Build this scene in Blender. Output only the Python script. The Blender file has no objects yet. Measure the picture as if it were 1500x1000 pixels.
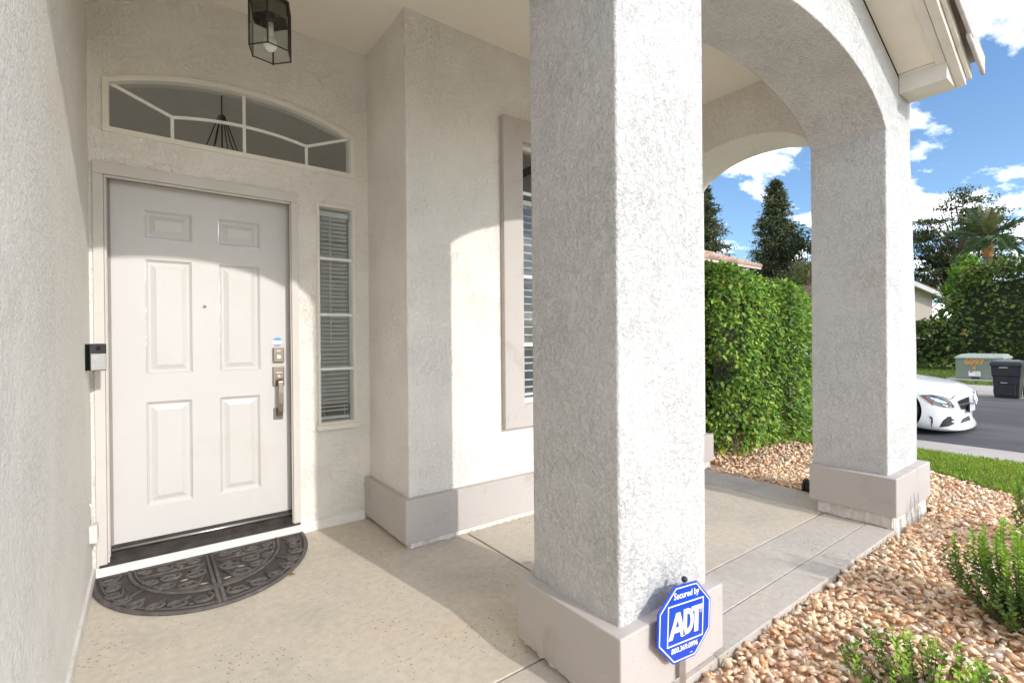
import bpy, bmesh, math, random
import numpy as np
from mathutils import Vector, Matrix
from mathutils.bvhtree import BVHTree

random.seed(7)
rng = np.random.default_rng(11)
scene = bpy.context.scene
COL = scene.collection
PI = math.pi

# ------------------------------------------------------------------ camera
CAM_Z = 1.26
YAW, PITCH, ROLL, FPX = math.radians(36.774), math.radians(-0.233), math.radians(-0.492), 717.5
fw = Vector((math.sin(YAW) * math.cos(PITCH), math.cos(YAW) * math.cos(PITCH), math.sin(PITCH)))
rt = Vector((math.cos(YAW), -math.sin(YAW), 0))
up = rt.cross(fw)
r2 = math.cos(ROLL) * rt + math.sin(ROLL) * up
u2 = -math.sin(ROLL) * rt + math.cos(ROLL) * up
cam_data = bpy.data.cameras.new("camera")
cam = bpy.data.objects.new("camera", cam_data)
COL.objects.link(cam)
cam.matrix_world = Matrix(((r2.x, u2.x, -fw.x, 0), (r2.y, u2.y, -fw.y, 0), (r2.z, u2.z, -fw.z, CAM_Z), (0, 0, 0, 1)))
cam_data.sensor_fit = 'HORIZONTAL'
cam_data.sensor_width = 36
cam_data.lens = FPX / 1500 * 36
cam_data.clip_start = 0.05
cam_data.clip_end = 2000
scene.camera = cam

# ------------------------------------------------------------------ light
SUN_DIR = Vector((-0.16, 1.0, -0.49)).normalized()          # the way the light travels
SUN_EL = math.asin(-SUN_DIR.z)
SUN_ROT = math.atan2(-SUN_DIR.x, -SUN_DIR.y)
world = bpy.data.worlds.new("World")
scene.world = world
world.use_nodes = True
wn = world.node_tree
wn.nodes.clear()
w_out = wn.nodes.new('ShaderNodeOutputWorld')
w_bg = wn.nodes.new('ShaderNodeBackground')
w_bg.inputs['Strength'].default_value = 0.15
sky = wn.nodes.new('ShaderNodeTexSky')
sky.sky_type = 'NISHITA'
sky.sun_disc = False
sky.sun_elevation = SUN_EL
sky.sun_rotation = SUN_ROT
sky.air_density = 1.0
sky.dust_density = 0.6
sky.ozone_density = 3.0
w_tc = wn.nodes.new('ShaderNodeTexCoord')
w_sep = wn.nodes.new('ShaderNodeSeparateXYZ')
wn.links.new(w_tc.outputs['Generated'], w_sep.inputs[0])


def wmath(op, a, b=None, c=None):
    n = wn.nodes.new('ShaderNodeMath')
    n.operation = op
    for i, v in enumerate((a, b, c)):
        if v is None:
            continue
        if isinstance(v, (int, float)):
            n.inputs[i].default_value = v
        else:
            wn.links.new(v, n.inputs[i])
    return n.outputs[0]


zz = wmath('ADD', wmath('MAXIMUM', w_sep.outputs[2], 0.0), 0.22)
w_comb = wn.nodes.new('ShaderNodeCombineXYZ')
wn.links.new(wmath('DIVIDE', w_sep.outputs[0], zz), w_comb.inputs[0])
wn.links.new(wmath('DIVIDE', w_sep.outputs[1], zz), w_comb.inputs[1])
w_map = wn.nodes.new('ShaderNodeMapping')
w_map.inputs['Location'].default_value = (38.7, 5.9, 0)
w_map.inputs['Rotation'].default_value = (0, 0, 0.5)
w_map.inputs['Scale'].default_value = (1.0, 1.5, 1)
wn.links.new(w_comb.outputs[0], w_map.inputs[0])
w_noise = wn.nodes.new('ShaderNodeTexNoise')
w_noise.inputs['Scale'].default_value = 1.9
w_noise.inputs['Detail'].default_value = 9
w_noise.inputs['Roughness'].default_value = 0.56
wn.links.new(w_map.outputs[0], w_noise.inputs['Vector'])
w_ramp = wn.nodes.new('ShaderNodeValToRGB')
w_ramp.color_ramp.elements[0].position = 0.485
w_ramp.color_ramp.elements[1].position = 0.75
wn.links.new(w_noise.outputs[0], w_ramp.inputs[0])
w_mix = wn.nodes.new('ShaderNodeMixRGB')
wn.links.new(wmath('MULTIPLY', wmath('POWER', w_ramp.outputs[0], 1.15), 0.92), w_mix.inputs[0])
w_tint = wn.nodes.new('ShaderNodeMixRGB')
w_tint.blend_type = 'MULTIPLY'
w_tint.inputs[0].default_value = 1.0
w_tint.inputs[2].default_value = (0.92, 1.02, 1.10, 1)
wn.links.new(sky.outputs[0], w_tint.inputs[1])
wn.links.new(w_tint.outputs[0], w_mix.inputs[1])
w_mix.inputs[2].default_value = (50.0, 47.6, 44.6, 1)
wn.links.new(w_mix.outputs[0], w_bg.inputs['Color'])
wn.links.new(w_bg.outputs[0], w_out.inputs[0])

sun_data = bpy.data.lights.new("sun", 'SUN')
sun_data.energy = 2.0
sun_data.angle = math.radians(0.75)
sun_data.color = (1.0, 0.965, 0.915)
sun = bpy.data.objects.new("sun", sun_data)
COL.objects.link(sun)
sun.rotation_euler = SUN_DIR.to_track_quat('-Z', 'Y').to_euler()
sun.location = (3, -8, 9)

scene.view_settings.view_transform = 'Standard'
scene.view_settings.look = 'None'
scene.view_settings.gamma = 1
scene.view_settings.use_curve_mapping = False
scene.view_settings.exposure = 0.46
scene.render.engine = 'CYCLES'
scene.cycles.max_bounces = 10
scene.cycles.diffuse_bounces = 6
scene.cycles.transparent_max_bounces = 16
scene.cycles.use_denoising = True


# ------------------------------------------------------------------ helpers
def pxray(x, y):
    """direction of the photograph's pixel, for measuring"""
    return r2 * ((x - 750) / FPX) + u2 * (-(y - 500) / FPX) + fw


CAMP = Vector((0, 0, CAM_Z))


def G(px, py, depth):
    return CAMP + pxray(px, py) * depth


def tag(o, label=None, cat=None, group=None, kind=None):
    if label:
        o['label'] = label
    if cat:
        o['category'] = cat
    if group:
        o['group'] = group
    if kind:
        o['kind'] = kind
    return o


def thing(name, label, cat, loc=(0, 0, 0), rz=0, group=None):
    o = bpy.data.objects.new(name, None)
    COL.objects.link(o)
    o.empty_display_size = 0.2
    o.location = loc
    o.rotation_euler = (0, 0, rz)
    return tag(o, label, cat, group)


def link(name, me, mat=None, parent=None, world_space=True):
    o = bpy.data.objects.new(name, me)
    COL.objects.link(o)
    if mat is not None and not me.materials:
        me.materials.append(mat)
    if parent is not None:
        o.parent = parent
        if world_space:
            p, m = parent, Matrix.Identity(4)
            chain = []
            while p is not None:
                chain.append(p)
                p = p.parent
            for q in reversed(chain):
                m = m @ q.matrix_parent_inverse @ q.matrix_basis
            o.matrix_parent_inverse = m.inverted()
    return o


class MB:
    def __init__(self):
        self.v = []
        self.f = []

    def add(self, vs, fs):
        n = len(self.v)
        self.v += [tuple(p) for p in vs]
        self.f += [tuple(i + n for i in f) for f in fs]
        return self

    def box(self, x0, x1, y0, y1, z0, z1):
        return self.add([(x0, y0, z0), (x1, y0, z0), (x1, y1, z0), (x0, y1, z0), (x0, y0, z1), (x1, y0, z1), (x1, y1, z1), (x0, y1, z1)],
                        [(0, 3, 2, 1), (4, 5, 6, 7), (0, 1, 5, 4), (1, 2, 6, 5), (2, 3, 7, 6), (3, 0, 4, 7)])

    def loft(self, rings, cap0=True, cap1=True, closed=True):
        n = len(rings[0])
        vs = [p for r in rings for p in r]
        fs = []
        for i in range(len(rings) - 1):
            for j in range(n if closed else n - 1):
                k = (j + 1) % n
                fs.append((i * n + j, i * n + k, (i + 1) * n + k, (i + 1) * n + j))
        if cap0:
            fs.append(tuple(reversed(range(n))))
        if cap1:
            fs.append(tuple(range((len(rings) - 1) * n, len(rings) * n)))
        return self.add(vs, fs)

    def tube(self, pts, r, seg=8, caps=True, flat=1.0):
        pts = [Vector(p) for p in pts]
        rad = r if isinstance(r, (list, tuple)) else [r] * len(pts)
        rings = []
        prev = None
        for i, p in enumerate(pts):
            a = pts[max(i - 1, 0)]
            b = pts[min(i + 1, len(pts) - 1)]
            t = (b - a)
            t = t.normalized() if t.length > 1e-9 else Vector((0, 0, 1))
            if prev is None:
                ref = Vector((0, 0, 1)) if abs(t.z) < 0.9 else Vector((1, 0, 0))
                nx = t.cross(ref).normalized()
            else:
                nx = (prev - t * prev.dot(t))
                nx = nx.normalized() if nx.length > 1e-6 else t.orthogonal().normalized()
            prev = nx
            ny = nx.cross(t)
            rings.append([p + (nx * math.cos(2 * PI * k / seg) + ny * (math.sin(2 * PI * k / seg) * flat)) * rad[i] for k in range(seg)])
        return self.loft(rings, caps, caps)

    def disc_prism(self, c, axis, r, h, seg=24, r1=None):
        c = Vector(c)
        axis = Vector(axis).normalized()
        a = axis.orthogonal().normalized()
        b = axis.cross(a)
        r1 = r if r1 is None else r1
        rings = [[c + axis * hh + (a * math.cos(2 * PI * k / seg) + b * math.sin(2 * PI * k / seg)) * rr for k in range(seg)]
                 for hh, rr in ((0, r), (h, r1))]
        return self.loft(rings)

    def sphere(self, c, r, seg=12, rings=8, sz=1.0):
        c = Vector(c)
        rr = []
        for i in range(1, rings):
            th = PI * i / rings
            rr.append([c + Vector((r * math.sin(th) * math.cos(2 * PI * k / seg), r * math.sin(th) * math.sin(2 * PI * k / seg), -r * sz * math.cos(th))) for k in range(seg)])
        return self.loft(rr)

    def prism(self, poly, fn, a0, a1):
        """poly: 2D list, fn(u,v,a)->point; a convex or simple polygon extruded"""
        n = len(poly)
        vs = [fn(u, v, a0) for u, v in poly] + [fn(u, v, a1) for u, v in poly]
        fs = [tuple(reversed(range(n))), tuple(range(n, 2 * n))]
        fs += [(i, (i + 1) % n, n + (i + 1) % n, n + i) for i in range(n)]
        return self.add(vs, fs)

    def mesh(self, name, bevel=0, smooth=False, seg=2, fix=True, autosmooth=None, skip=None):
        me = bpy.data.meshes.new(name)
        me.from_pydata([tuple(p) for p in self.v], [], self.f)
        if fix or bevel:
            bm = bmesh.new()
            bm.from_mesh(me)
            bmesh.ops.recalc_face_normals(bm, faces=bm.faces)
            if bevel:
                ed = [e for e in bm.edges if len(e.link_faces) == 2 and e.calc_face_angle(0) > 0.5 and not (skip and skip(e))]
                bmesh.ops.bevel(bm, geom=ed, offset=bevel, segments=seg, affect='EDGES', profile=0.5, clamp_overlap=True)
            bm.to_mesh(me)
            bm.free()
        if smooth or autosmooth is not None:
            me.polygons.foreach_set('use_smooth', [True] * len(me.polygons))
            if autosmooth is not None:
                me.set_sharp_from_angle(angle=math.radians(autosmooth))
        me.update()
        return me

    def build(self, name, mat, parent=None, bevel=0, smooth=False, seg=2, autosmooth=None, skip=None):
        return link(name, self.mesh(name, bevel, smooth, seg, True, autosmooth, skip), mat, parent)


def holed_wall(outer, holes, fn, a0, a1):
    """solid plate: outline + holes given in 2D, fn(u,v,a)->3D"""
    m = MB()
    bm = bmesh.new()
    loops = [outer] + list(holes)
    for lp in loops:
        vs = [bm.verts.new((u, v, 0)) for u, v in lp]
        for i in range(len(vs)):
            bm.edges.new((vs[i], vs[(i + 1) % len(vs)]))
    bmesh.ops.triangle_fill(bm, edges=bm.edges[:], use_beauty=True)
    bm.verts.index_update()
    tri = [[(v.co.x, v.co.y) for v in f.verts] for f in bm.faces]
    bm.free()
    idx = {}
    pts = []

    def pid(p, lay):
        k = (round(p[0], 5), round(p[1], 5), lay)
        if k not in idx:
            idx[k] = len(pts)
            pts.append(fn(p[0], p[1], a0 if lay == 0 else a1))
        return idx[k]
    fs = []
    for t in tri:
        fs.append(tuple(pid(p, 0) for p in t))
        fs.append(tuple(pid(p, 1) for p in reversed(t)))
    for lp in loops:
        for i in range(len(lp)):
            p, q = lp[i], lp[(i + 1) % len(lp)]
            fs.append((pid(p, 0), pid(q, 0), pid(q, 1), pid(p, 1)))
    m.add(pts, fs)
    return m


def ragged(p0, p1, depth, z0, z1, mat, parent, amp=0.006):
    """hand-painted drip edge: a strip from p0 to p1 with an uneven face and foot"""
    p0, p1 = Vector((*p0, 0)), Vector((*p1, 0))
    d = (p1 - p0).normalized()
    n_ = Vector((d.y, -d.x, 0))
    L_ = (p1 - p0).length
    k_ = max(4, int(L_ / 0.018))
    rings = []
    for i in range(k_ + 1):
        q = p0 + d * L_ * i / k_
        o_ = n_ * (amp * random.uniform(-0.2, 1.6))
        lo_ = Vector((0, 0, z0 + random.uniform(0, amp * 1.3)))
        hi_ = Vector((0, 0, z1))
        rings.append([q - n_ * depth + lo_, q + o_ + n_ * amp * random.uniform(0, 1.5) + lo_, q + o_ * 0.5 + hi_, q - n_ * depth + hi_])
    MB().loft(rings).build('drip_edge', mat, parent)


def rect(x0, x1, y0, y1):
    return [(x0, y0), (x1, y0), (x1, y1), (x0, y1)]


def FY(u, v, a):
    return (u, a, v)


def FX(u, v, a):
    return (a, u, v)


def FZ(u, v, a):
    return (u, v, a)


# ------------------------------------------------------------------ materials
def newmat(name):
    m = bpy.data.materials.new(name)
    m.use_nodes = True
    nt = m.node_tree
    b = nt.nodes['Principled BSDF']
    return m, nt, b


def N(nt, t, **kw):
    n = nt.nodes.new(t)
    for k, v in kw.items():
        if k in n.inputs:
            n.inputs[k].default_value = v
        else:
            setattr(n, k, v)
    return n


def ramp(nt, inp, stops):
    r = nt.nodes.new('ShaderNodeValToRGB')
    els = r.color_ramp.elements
    while len(els) < len(stops):
        els.new(0.5)
    for e, (p, c) in zip(els, stops):
        e.position = p
        e.color = (*c, 1) if len(c) == 3 else c
    nt.links.new(inp, r.inputs[0])
    return r.outputs[0]


def plain(name, col, rough=0.5, metal=0.0, var=0.08, scale=6.0, bump=0.0, bscale=80.0, coat=0.0, spec=0.5):
    m, nt, b = newmat(name)
    tc = N(nt, 'ShaderNodeTexCoord')
    no = N(nt, 'ShaderNodeTexNoise', Scale=scale, Detail=5.0, Roughness=0.6)
    nt.links.new(tc.outputs['Object'], no.inputs['Vector'])
    lo = tuple(c * (1 - var) for c in col)
    hi = tuple(min(1, c * (1 + var)) for c in col)
    c = ramp(nt, no.outputs[0], [(0.3, lo), (0.7, hi)])
    nt.links.new(c, b.inputs['Base Color'])
    b.inputs['Roughness'].default_value = rough
    b.inputs['Metallic'].default_value = metal
    b.inputs['Specular IOR Level'].default_value = spec
    b.inputs['Coat Weight'].default_value = coat
    b.inputs['Coat Roughness'].default_value = 0.05
    if bump:
        n2 = N(nt, 'ShaderNodeTexNoise', Scale=bscale, Detail=3.0)
        nt.links.new(tc.outputs['Object'], n2.inputs['Vector'])
        bp = N(nt, 'ShaderNodeBump', Strength=1.0, Distance=bump)
        nt.links.new(n2.outputs[0], bp.inputs['Height'])
        nt.links.new(bp.outputs[0], b.inputs['Normal'])
    return m


def stucco(name, col, relief=1.0, fine=1.0):
    """knock-down lace stucco: flattened ridges with torn little edges"""
    m, nt, b = newmat(name)
    tc = N(nt, 'ShaderNodeTexCoord')
    mp = N(nt, 'ShaderNodeMapping')
    mp.inputs['Rotation'].default_value = (0.5, 0.7, 0.4)
    mp.inputs['Scale'].default_value = (1.0, 1.0, 0.55)
    nt.links.new(tc.outputs['Object'], mp.inputs[0])
    n1 = N(nt, 'ShaderNodeTexNoise', Scale=60.0, Detail=4.0, Roughness=0.6, Distortion=0.25)
    nt.links.new(tc.outputs['Object'], n1.inputs['Vector'])
    plate = ramp(nt, n1.outputs[0], [(0.36, (0, 0, 0)), (0.52, (0.7, 0.7, 0.7)), (0.75, (1, 1, 1))])
    nc = N(nt, 'ShaderNodeTexNoise', Scale=40.0, Detail=4.0, Roughness=0.6, Distortion=0.5)
    nt.links.new(mp.outputs[0], nc.inputs['Vector'])
    crack = ramp(nt, nc.outputs[0], [(0.545, (1, 1, 1)), (0.575, (0, 0, 0)), (0.60, (0.85, 0.85, 0.85)), (0.72, (1, 1, 1))])
    mc = N(nt, 'ShaderNodeMath', operation='MULTIPLY')
    mc.inputs[1].default_value = 0.40
    nt.links.new(crack, mc.inputs[0])
    n2 = N(nt, 'ShaderNodeTexNoise', Scale=170.0, Detail=4.0, Roughness=0.65)
    nt.links.new(tc.outputs['Object'], n2.inputs['Vector'])
    mul = N(nt, 'ShaderNodeMath', operation='MULTIPLY')
    mul.inputs[1].default_value = 0.55 * fine
    nt.links.new(n2.outputs[0], mul.inputs[0])
    ad0 = N(nt, 'ShaderNodeMath', operation='ADD')
    nt.links.new(plate, ad0.inputs[0])
    nt.links.new(mc.outputs[0], ad0.inputs[1])
    ad = N(nt, 'ShaderNodeMath', operation='ADD')
    nt.links.new(ad0.outputs[0], ad.inputs[0])
    nt.links.new(mul.outputs[0], ad.inputs[1])
    nb_ = N(nt, 'ShaderNodeTexNoise', Scale=3.2, Detail=3.0, Roughness=0.6)
    nt.links.new(tc.outputs['Object'], nb_.inputs['Vector'])
    mb_ = N(nt, 'ShaderNodeMapRange')
    mb_.inputs[1].default_value = 0.3
    mb_.inputs[2].default_value = 0.7
    mb_.inputs[3].default_value = 0.55
    mb_.inputs[4].default_value = 1.25
    nt.links.new(nb_.outputs[0], mb_.inputs[0])
    mh = N(nt, 'ShaderNodeMath', operation='MULTIPLY')
    nt.links.new(ad.outputs[0], mh.inputs[0])
    nt.links.new(mb_.outputs[0], mh.inputs[1])
    bp = N(nt, 'ShaderNodeBump', Strength=0.9, Distance=0.0028 * relief)
    nt.links.new(mh.outputs[0], bp.inputs['Height'])
    nt.links.new(bp.outputs[0], b.inputs['Normal'])
    n3 = N(nt, 'ShaderNodeTexNoise', Scale=1.3, Detail=6.0, Roughness=0.6)
    nt.links.new(tc.outputs['Object'], n3.inputs['Vector'])
    c = ramp(nt, n3.outputs[0], [(0.25, tuple(x * 0.94 for x in col)), (0.7, col)])
    nt.links.new(c, b.inputs['Base Color'])
    b.inputs['Roughness'].default_value = 0.9
    b.inputs['Specular IOR Level'].default_value = 0.25
    return m


def concrete(name, col, pits=True, warm=(0.46, 0.38, 0.28)):
    m, nt, b = newmat(name)
    geo = N(nt, 'ShaderNodeNewGeometry')
    n1 = N(nt, 'ShaderNodeTexNoise', Scale=1.6, Detail=7.0, Roughness=0.62, Distortion=0.4)
    nt.links.new(geo.outputs['Position'], n1.inputs['Vector'])
    c = ramp(nt, n1.outputs[0], [(0.28, tuple(x * 0.82 for x in col)), (0.5, col), (0.72, warm)])
    n2 = N(nt, 'ShaderNodeTexNoise', Scale=26.0, Detail=6.0, Roughness=0.7)
    nt.links.new(geo.outputs['Position'], n2.inputs['Vector'])
    c2 = ramp(nt, n2.outputs[0], [(0.3, (0.84, 0.84, 0.84)), (0.65, (1.04, 1.03, 1.02))])
    mx = N(nt, 'ShaderNodeMixRGB', blend_type='MULTIPLY')
    mx.inputs[0].default_value = 1
    nt.links.new(c, mx.inputs[1])
    nt.links.new(c2, mx.inputs[2])
    col_out = mx.outputs[0]
    bp = N(nt, 'ShaderNodeBump', Strength=0.6, Distance=0.0015)
    if pits:
        vo = N(nt, 'ShaderNodeTexVoronoi', Scale=38.0)
        vo.feature = 'F1'
        nt.links.new(geo.outputs['Position'], vo.inputs['Vector'])
        n4 = N(nt, 'ShaderNodeTexNoise', Scale=2.6, Detail=3.0)
        nt.links.new(geo.outputs['Position'], n4.inputs['Vector'])
        sub = N(nt, 'ShaderNodeMath', operation='MULTIPLY_ADD')
        sub.inputs[1].default_value = -0.60
        sub.inputs[2].default_value = 0.315
        nt.links.new(n4.outputs[0], sub.inputs[0])
        ad = N(nt, 'ShaderNodeMath', operation='ADD')
        nt.links.new(vo.outputs['Distance'], ad.inputs[0])
        nt.links.new(sub.outputs[0], ad.inputs[1])
        pit = ramp(nt, ad.outputs[0], [(0.09, (0.52, 0.45, 0.38)), (0.17, (1, 1, 1))])
        mx2 = N(nt, 'ShaderNodeMixRGB', blend_type='MULTIPLY')
        mx2.inputs[0].default_value = 0.75
        nt.links.new(col_out, mx2.inputs[1])
        nt.links.new(pit, mx2.inputs[2])
        col_out = mx2.outputs[0]
        nt.links.new(pit, bp.inputs['Height'])
    else:
        nt.links.new(n2.outputs[0], bp.inputs['Height'])
    nt.links.new(bp.outputs[0], b.inputs['Normal'])
    nt.links.new(col_out, b.inputs['Base Color'])
    b.inputs['Roughness'].default_value = 0.8
    b.inputs['Specular IOR Level'].default_value = 0.3
    return m


def vcol_mat(name, rough=0.6, translucent=0.0, noise=0.25, nscale=60.0, bump=0.0, spec=0.4):
    m, nt, b = newmat(name)
    at = N(nt, 'ShaderNodeAttribute', attribute_name='Col')
    tc = N(nt, 'ShaderNodeTexCoord')
    no = N(nt, 'ShaderNodeTexNoise', Scale=nscale, Detail=4.0, Roughness=0.65)
    nt.links.new(tc.outputs['Object'], no.inputs['Vector'])
    c = ramp(nt, no.outputs[0], [(0.3, (1 - noise,) * 3), (0.7, (1 + noise * 0.6,) * 3)])
    mx = N(nt, 'ShaderNodeMixRGB', blend_type='MULTIPLY')
    mx.inputs[0].default_value = 1
    nt.links.new(at.outputs['Color'], mx.inputs[1])
    nt.links.new(c, mx.inputs[2])
    nt.links.new(mx.outputs[0], b.inputs['Base Color'])
    b.inputs['Roughness'].default_value = rough
    b.inputs['Specular IOR Level'].default_value = spec
    if bump:
        bp = N(nt, 'ShaderNodeBump', Strength=0.8, Distance=bump)
        nt.links.new(no.outputs[0], bp.inputs['Height'])
        nt.links.new(bp.outputs[0], b.inputs['Normal'])
    if translucent:
        out = nt.nodes['Material Output']
        tr = N(nt, 'ShaderNodeBsdfTranslucent')
        ms = N(nt, 'ShaderNodeMixShader')
        ms.inputs[0].default_value = translucent
        nt.links.new(mx.outputs[0], tr.inputs[0])
        nt.links.new(b.outputs[0], ms.inputs[1])
        nt.links.new(tr.outputs[0], ms.inputs[2])
        nt.links.new(ms.outputs[0], out.inputs[0])
    return m


def glass_mat(name, tint=(0.92, 0.95, 0.95), ior=1.45):
    m, nt, b = newmat(name)
    out = nt.nodes['Material Output']
    tr = N(nt, 'ShaderNodeBsdfTransparent')
    tr.inputs[0].default_value = (*tint, 1)
    gl = N(nt, 'ShaderNodeBsdfGlossy', Roughness=0.02)
    fr = N(nt, 'ShaderNodeFresnel')
    gg = N(nt, 'ShaderNodeNewGeometry')
    mi = N(nt, 'ShaderNodeMath', operation='MULTIPLY_ADD')
    mi.inputs[1].default_value = 1 / ior - ior
    mi.inputs[2].default_value = ior
    nt.links.new(gg.outputs['Backfacing'], mi.inputs[0])
    nt.links.new(mi.outputs[0], fr.inputs[0])
    ms = N(nt, 'ShaderNodeMixShader')
    nt.links.new(fr.outputs[0], ms.inputs[0])
    nt.links.new(tr.outputs[0], ms.inputs[1])
    nt.links.new(gl.outputs[0], ms.inputs[2])
    nt.links.new(ms.outputs[0], out.inputs[0])
    return m


M_STUCCO_SUN = stucco('stucco_sun_copy', (0.655, 0.645, 0.63), 2.1)  # same paint as the porch, colour darkened to offset the sun
M_STUCCO_SHADE = stucco('stucco_shade_copy', (0.87, 0.835, 0.775), 1.7)  # same paint again, colour lightened and warmed to stand in for fill light
M_SMOOTH = stucco('ceiling_stucco', (0.88, 0.835, 0.74), 0.42)
M_TAUPE = stucco('taupe_stucco', (0.53, 0.485, 0.455), 0.10, 1.5)
def weathered(mat, scale=5.0, lo=0.80, p0=0.56, p1=0.66):
    nt = mat.node_tree
    b = nt.nodes['Principled BSDF']
    src = b.inputs['Base Color'].links[0].from_socket
    tc = N(nt, 'ShaderNodeTexCoord')
    no = N(nt, 'ShaderNodeTexNoise', Scale=scale, Detail=8.0, Roughness=0.72, Distortion=0.6)
    nt.links.new(tc.outputs['Object'], no.inputs['Vector'])
    st_ = ramp(nt, no.outputs[0], [(p0, (1, 1, 1)), (p1, (lo, lo * 0.975, lo * 0.94))])
    n2 = N(nt, 'ShaderNodeTexNoise', Scale=90.0, Detail=2.0)
    nt.links.new(tc.outputs['Object'], n2.inputs['Vector'])
    sp = ramp(nt, n2.outputs[0], [(0.26, (lo * 0.9, lo * 0.86, lo * 0.8)), (0.32, (1, 1, 1))])
    src_ = src
    for c in (st_, sp):
        mx = N(nt, 'ShaderNodeMixRGB', blend_type='MULTIPLY')
        mx.inputs[0].default_value = 1
        nt.links.new(src_, mx.inputs[1])
        nt.links.new(c, mx.inputs[2])
        src_ = mx.outputs[0]
    nt.links.new(src_, b.inputs['Base Color'])
    return mat


weathered(M_TAUPE, 4.0, 0.88)
weathered(M_STUCCO_SUN, 2.2, 0.975)
weathered(M_STUCCO_SHADE, 2.0, 0.975)
M_FOOT = stucco('white_foundation_paint', (0.74, 0.70, 0.65), 0.5)
M_CONC = concrete('porch_concrete', (0.62, 0.555, 0.46), True, (0.63, 0.545, 0.43))
M_CONC2 = concrete('curb_concrete', (0.58, 0.53, 0.47), True, (0.58, 0.51, 0.43))
M_CONC3 = concrete('sidewalk_concrete', (0.46, 0.42, 0.38), False, (0.48, 0.43, 0.37))
weathered(M_FOOT, 9.0, 0.86, 0.5, 0.62)
M_JOINT = plain('joint_dirt', (0.07, 0.055, 0.045), 0.95)
M_DOOR = plain('door_paint', (0.60, 0.578, 0.56), 0.42, var=0.015, scale=3)
weathered(M_DOOR, 2.5, 0.975, 0.55, 0.7)
M_TRIM = plain('trim_paint', (0.62, 0.58, 0.535), 0.5, var=0.04)
M_FRAME = plain('window_frame_paint', (0.79, 0.75, 0.67), 0.45, var=0.03)
M_MUNTIN = plain('muntin_white', (0.84, 0.84, 0.80), 0.4, var=0.02)
M_BLIND = plain('blind_white', (0.84, 0.83, 0.81), 0.5, var=0.03)
M_GLASS = glass_mat('window_glass')
M_CLEAR = glass_mat('lantern_glass', (0.9, 0.92, 0.9))
M_BRONZE = plain('dark_bronze', (0.055, 0.038, 0.032), 0.4, 0.5, var=0.2, scale=30)
M_SILL = plain('threshold_bronze', (0.075, 0.066, 0.062), 0.45, 0.6, var=0.35, scale=12)
M_NICKEL = plain('aged_nickel', (0.30, 0.255, 0.22), 0.33, 0.9, var=0.08, scale=20)
M_STEEL = plain('brushed_steel', (0.62, 0.60, 0.58), 0.3, 0.9, var=0.06, scale=40)
M_BLACK = plain('black_plastic', (0.022, 0.022, 0.024), 0.45, var=0.2, scale=20)
M_BULB = plain('bulb_white', (0.86, 0.83, 0.78), 0.35, var=0.01)
M_MAT = plain('mat_rubber', (0.100, 0.088, 0.082), 0.75, var=0.25, scale=22, bump=0.001, bscale=260)
weathered(M_MAT, 14.0, 1.7, 0.52, 0.68)
M_MATBASE = plain('mat_base_rubber', (0.062, 0.051, 0.046), 0.85, var=0.25, scale=30)
M_BLUE = plain('sign_blue', (0.004, 0.062, 0.50), 0.35, var=0.03)
M_WHITE = plain('sign_white', (0.86, 0.86, 0.88), 0.4, var=0.01)
M_ALU = plain('aluminium_post', (0.55, 0.54, 0.52), 0.35, 0.8, var=0.08, scale=20)
M_INWALL = plain('interior_wall', (0.80, 0.74, 0.65), 0.8, var=0.03)
M_WOODFLOOR = plain('interior_floor', (0.20, 0.14, 0.09), 0.4, var=0.2)
M_FASCIA = plain('fascia_paint', (0.74, 0.70, 0.63), 0.6, var=0.08, scale=4, bump=0.0015, bscale=40)
M_SOFFIT = plain('soffit_paint', (0.83, 0.78, 0.68), 0.7, var=0.05, scale=3, bump=0.001, bscale=60)
M_TILE = plain('concrete_roof_tile', (0.52, 0.47, 0.44), 0.85, var=0.16, scale=18, bump=0.003, bscale=60)
M_FELT = plain('roof_felt', (0.07, 0.06, 0.05), 0.9)

# ------------------------------------------------------------------ ground
g = MB()
g.add([(-300, -300, -0.32), (300, -300, -0.32), (300, 300, -0.32), (-300, 300, -0.32)], [(0, 1, 2, 3)])
tag(g.build('ground', plain('bare_ground', (0.20, 0.17, 0.12), 0.95, var=0.3, scale=0.4)), kind='structure')


def asphalt():
    m, nt, b = newmat('asphalt')
    geo = N(nt, 'ShaderNodeNewGeometry')
    n1 = N(nt, 'ShaderNodeTexNoise', Scale=1.2, Detail=8.0, Roughness=0.6)
    mp = N(nt, 'ShaderNodeMapping')
    mp.inputs['Scale'].default_value = (1.0, 0.25, 1.0)
    nt.links.new(geo.outputs['Position'], mp.inputs[0])
    nt.links.new(mp.outputs[0], n1.inputs['Vector'])
    c = ramp(nt, n1.outputs[0], [(0.25, (0.040, 0.039, 0.043)), (0.48, (0.066, 0.064, 0.070)), (0.53, (0.086, 0.083, 0.086)), (0.8, (0.12, 0.115, 0.112))])
    nt.links.new(c, b.inputs['Base Color'])
    n2 = N(nt, 'ShaderNodeTexNoise', Scale=150.0, Detail=2.0)
    nt.links.new(geo.outputs['Position'], n2.inputs['Vector'])
    bp = N(nt, 'ShaderNodeBump', Strength=0.7, Distance=0.006)
    nt.links.new(n2.outputs[0], bp.inputs['Height'])
    nt.links.new(bp.outputs[0], b.inputs['Normal'])
    b.inputs['Roughness'].default_value = 0.8
    return m


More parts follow.
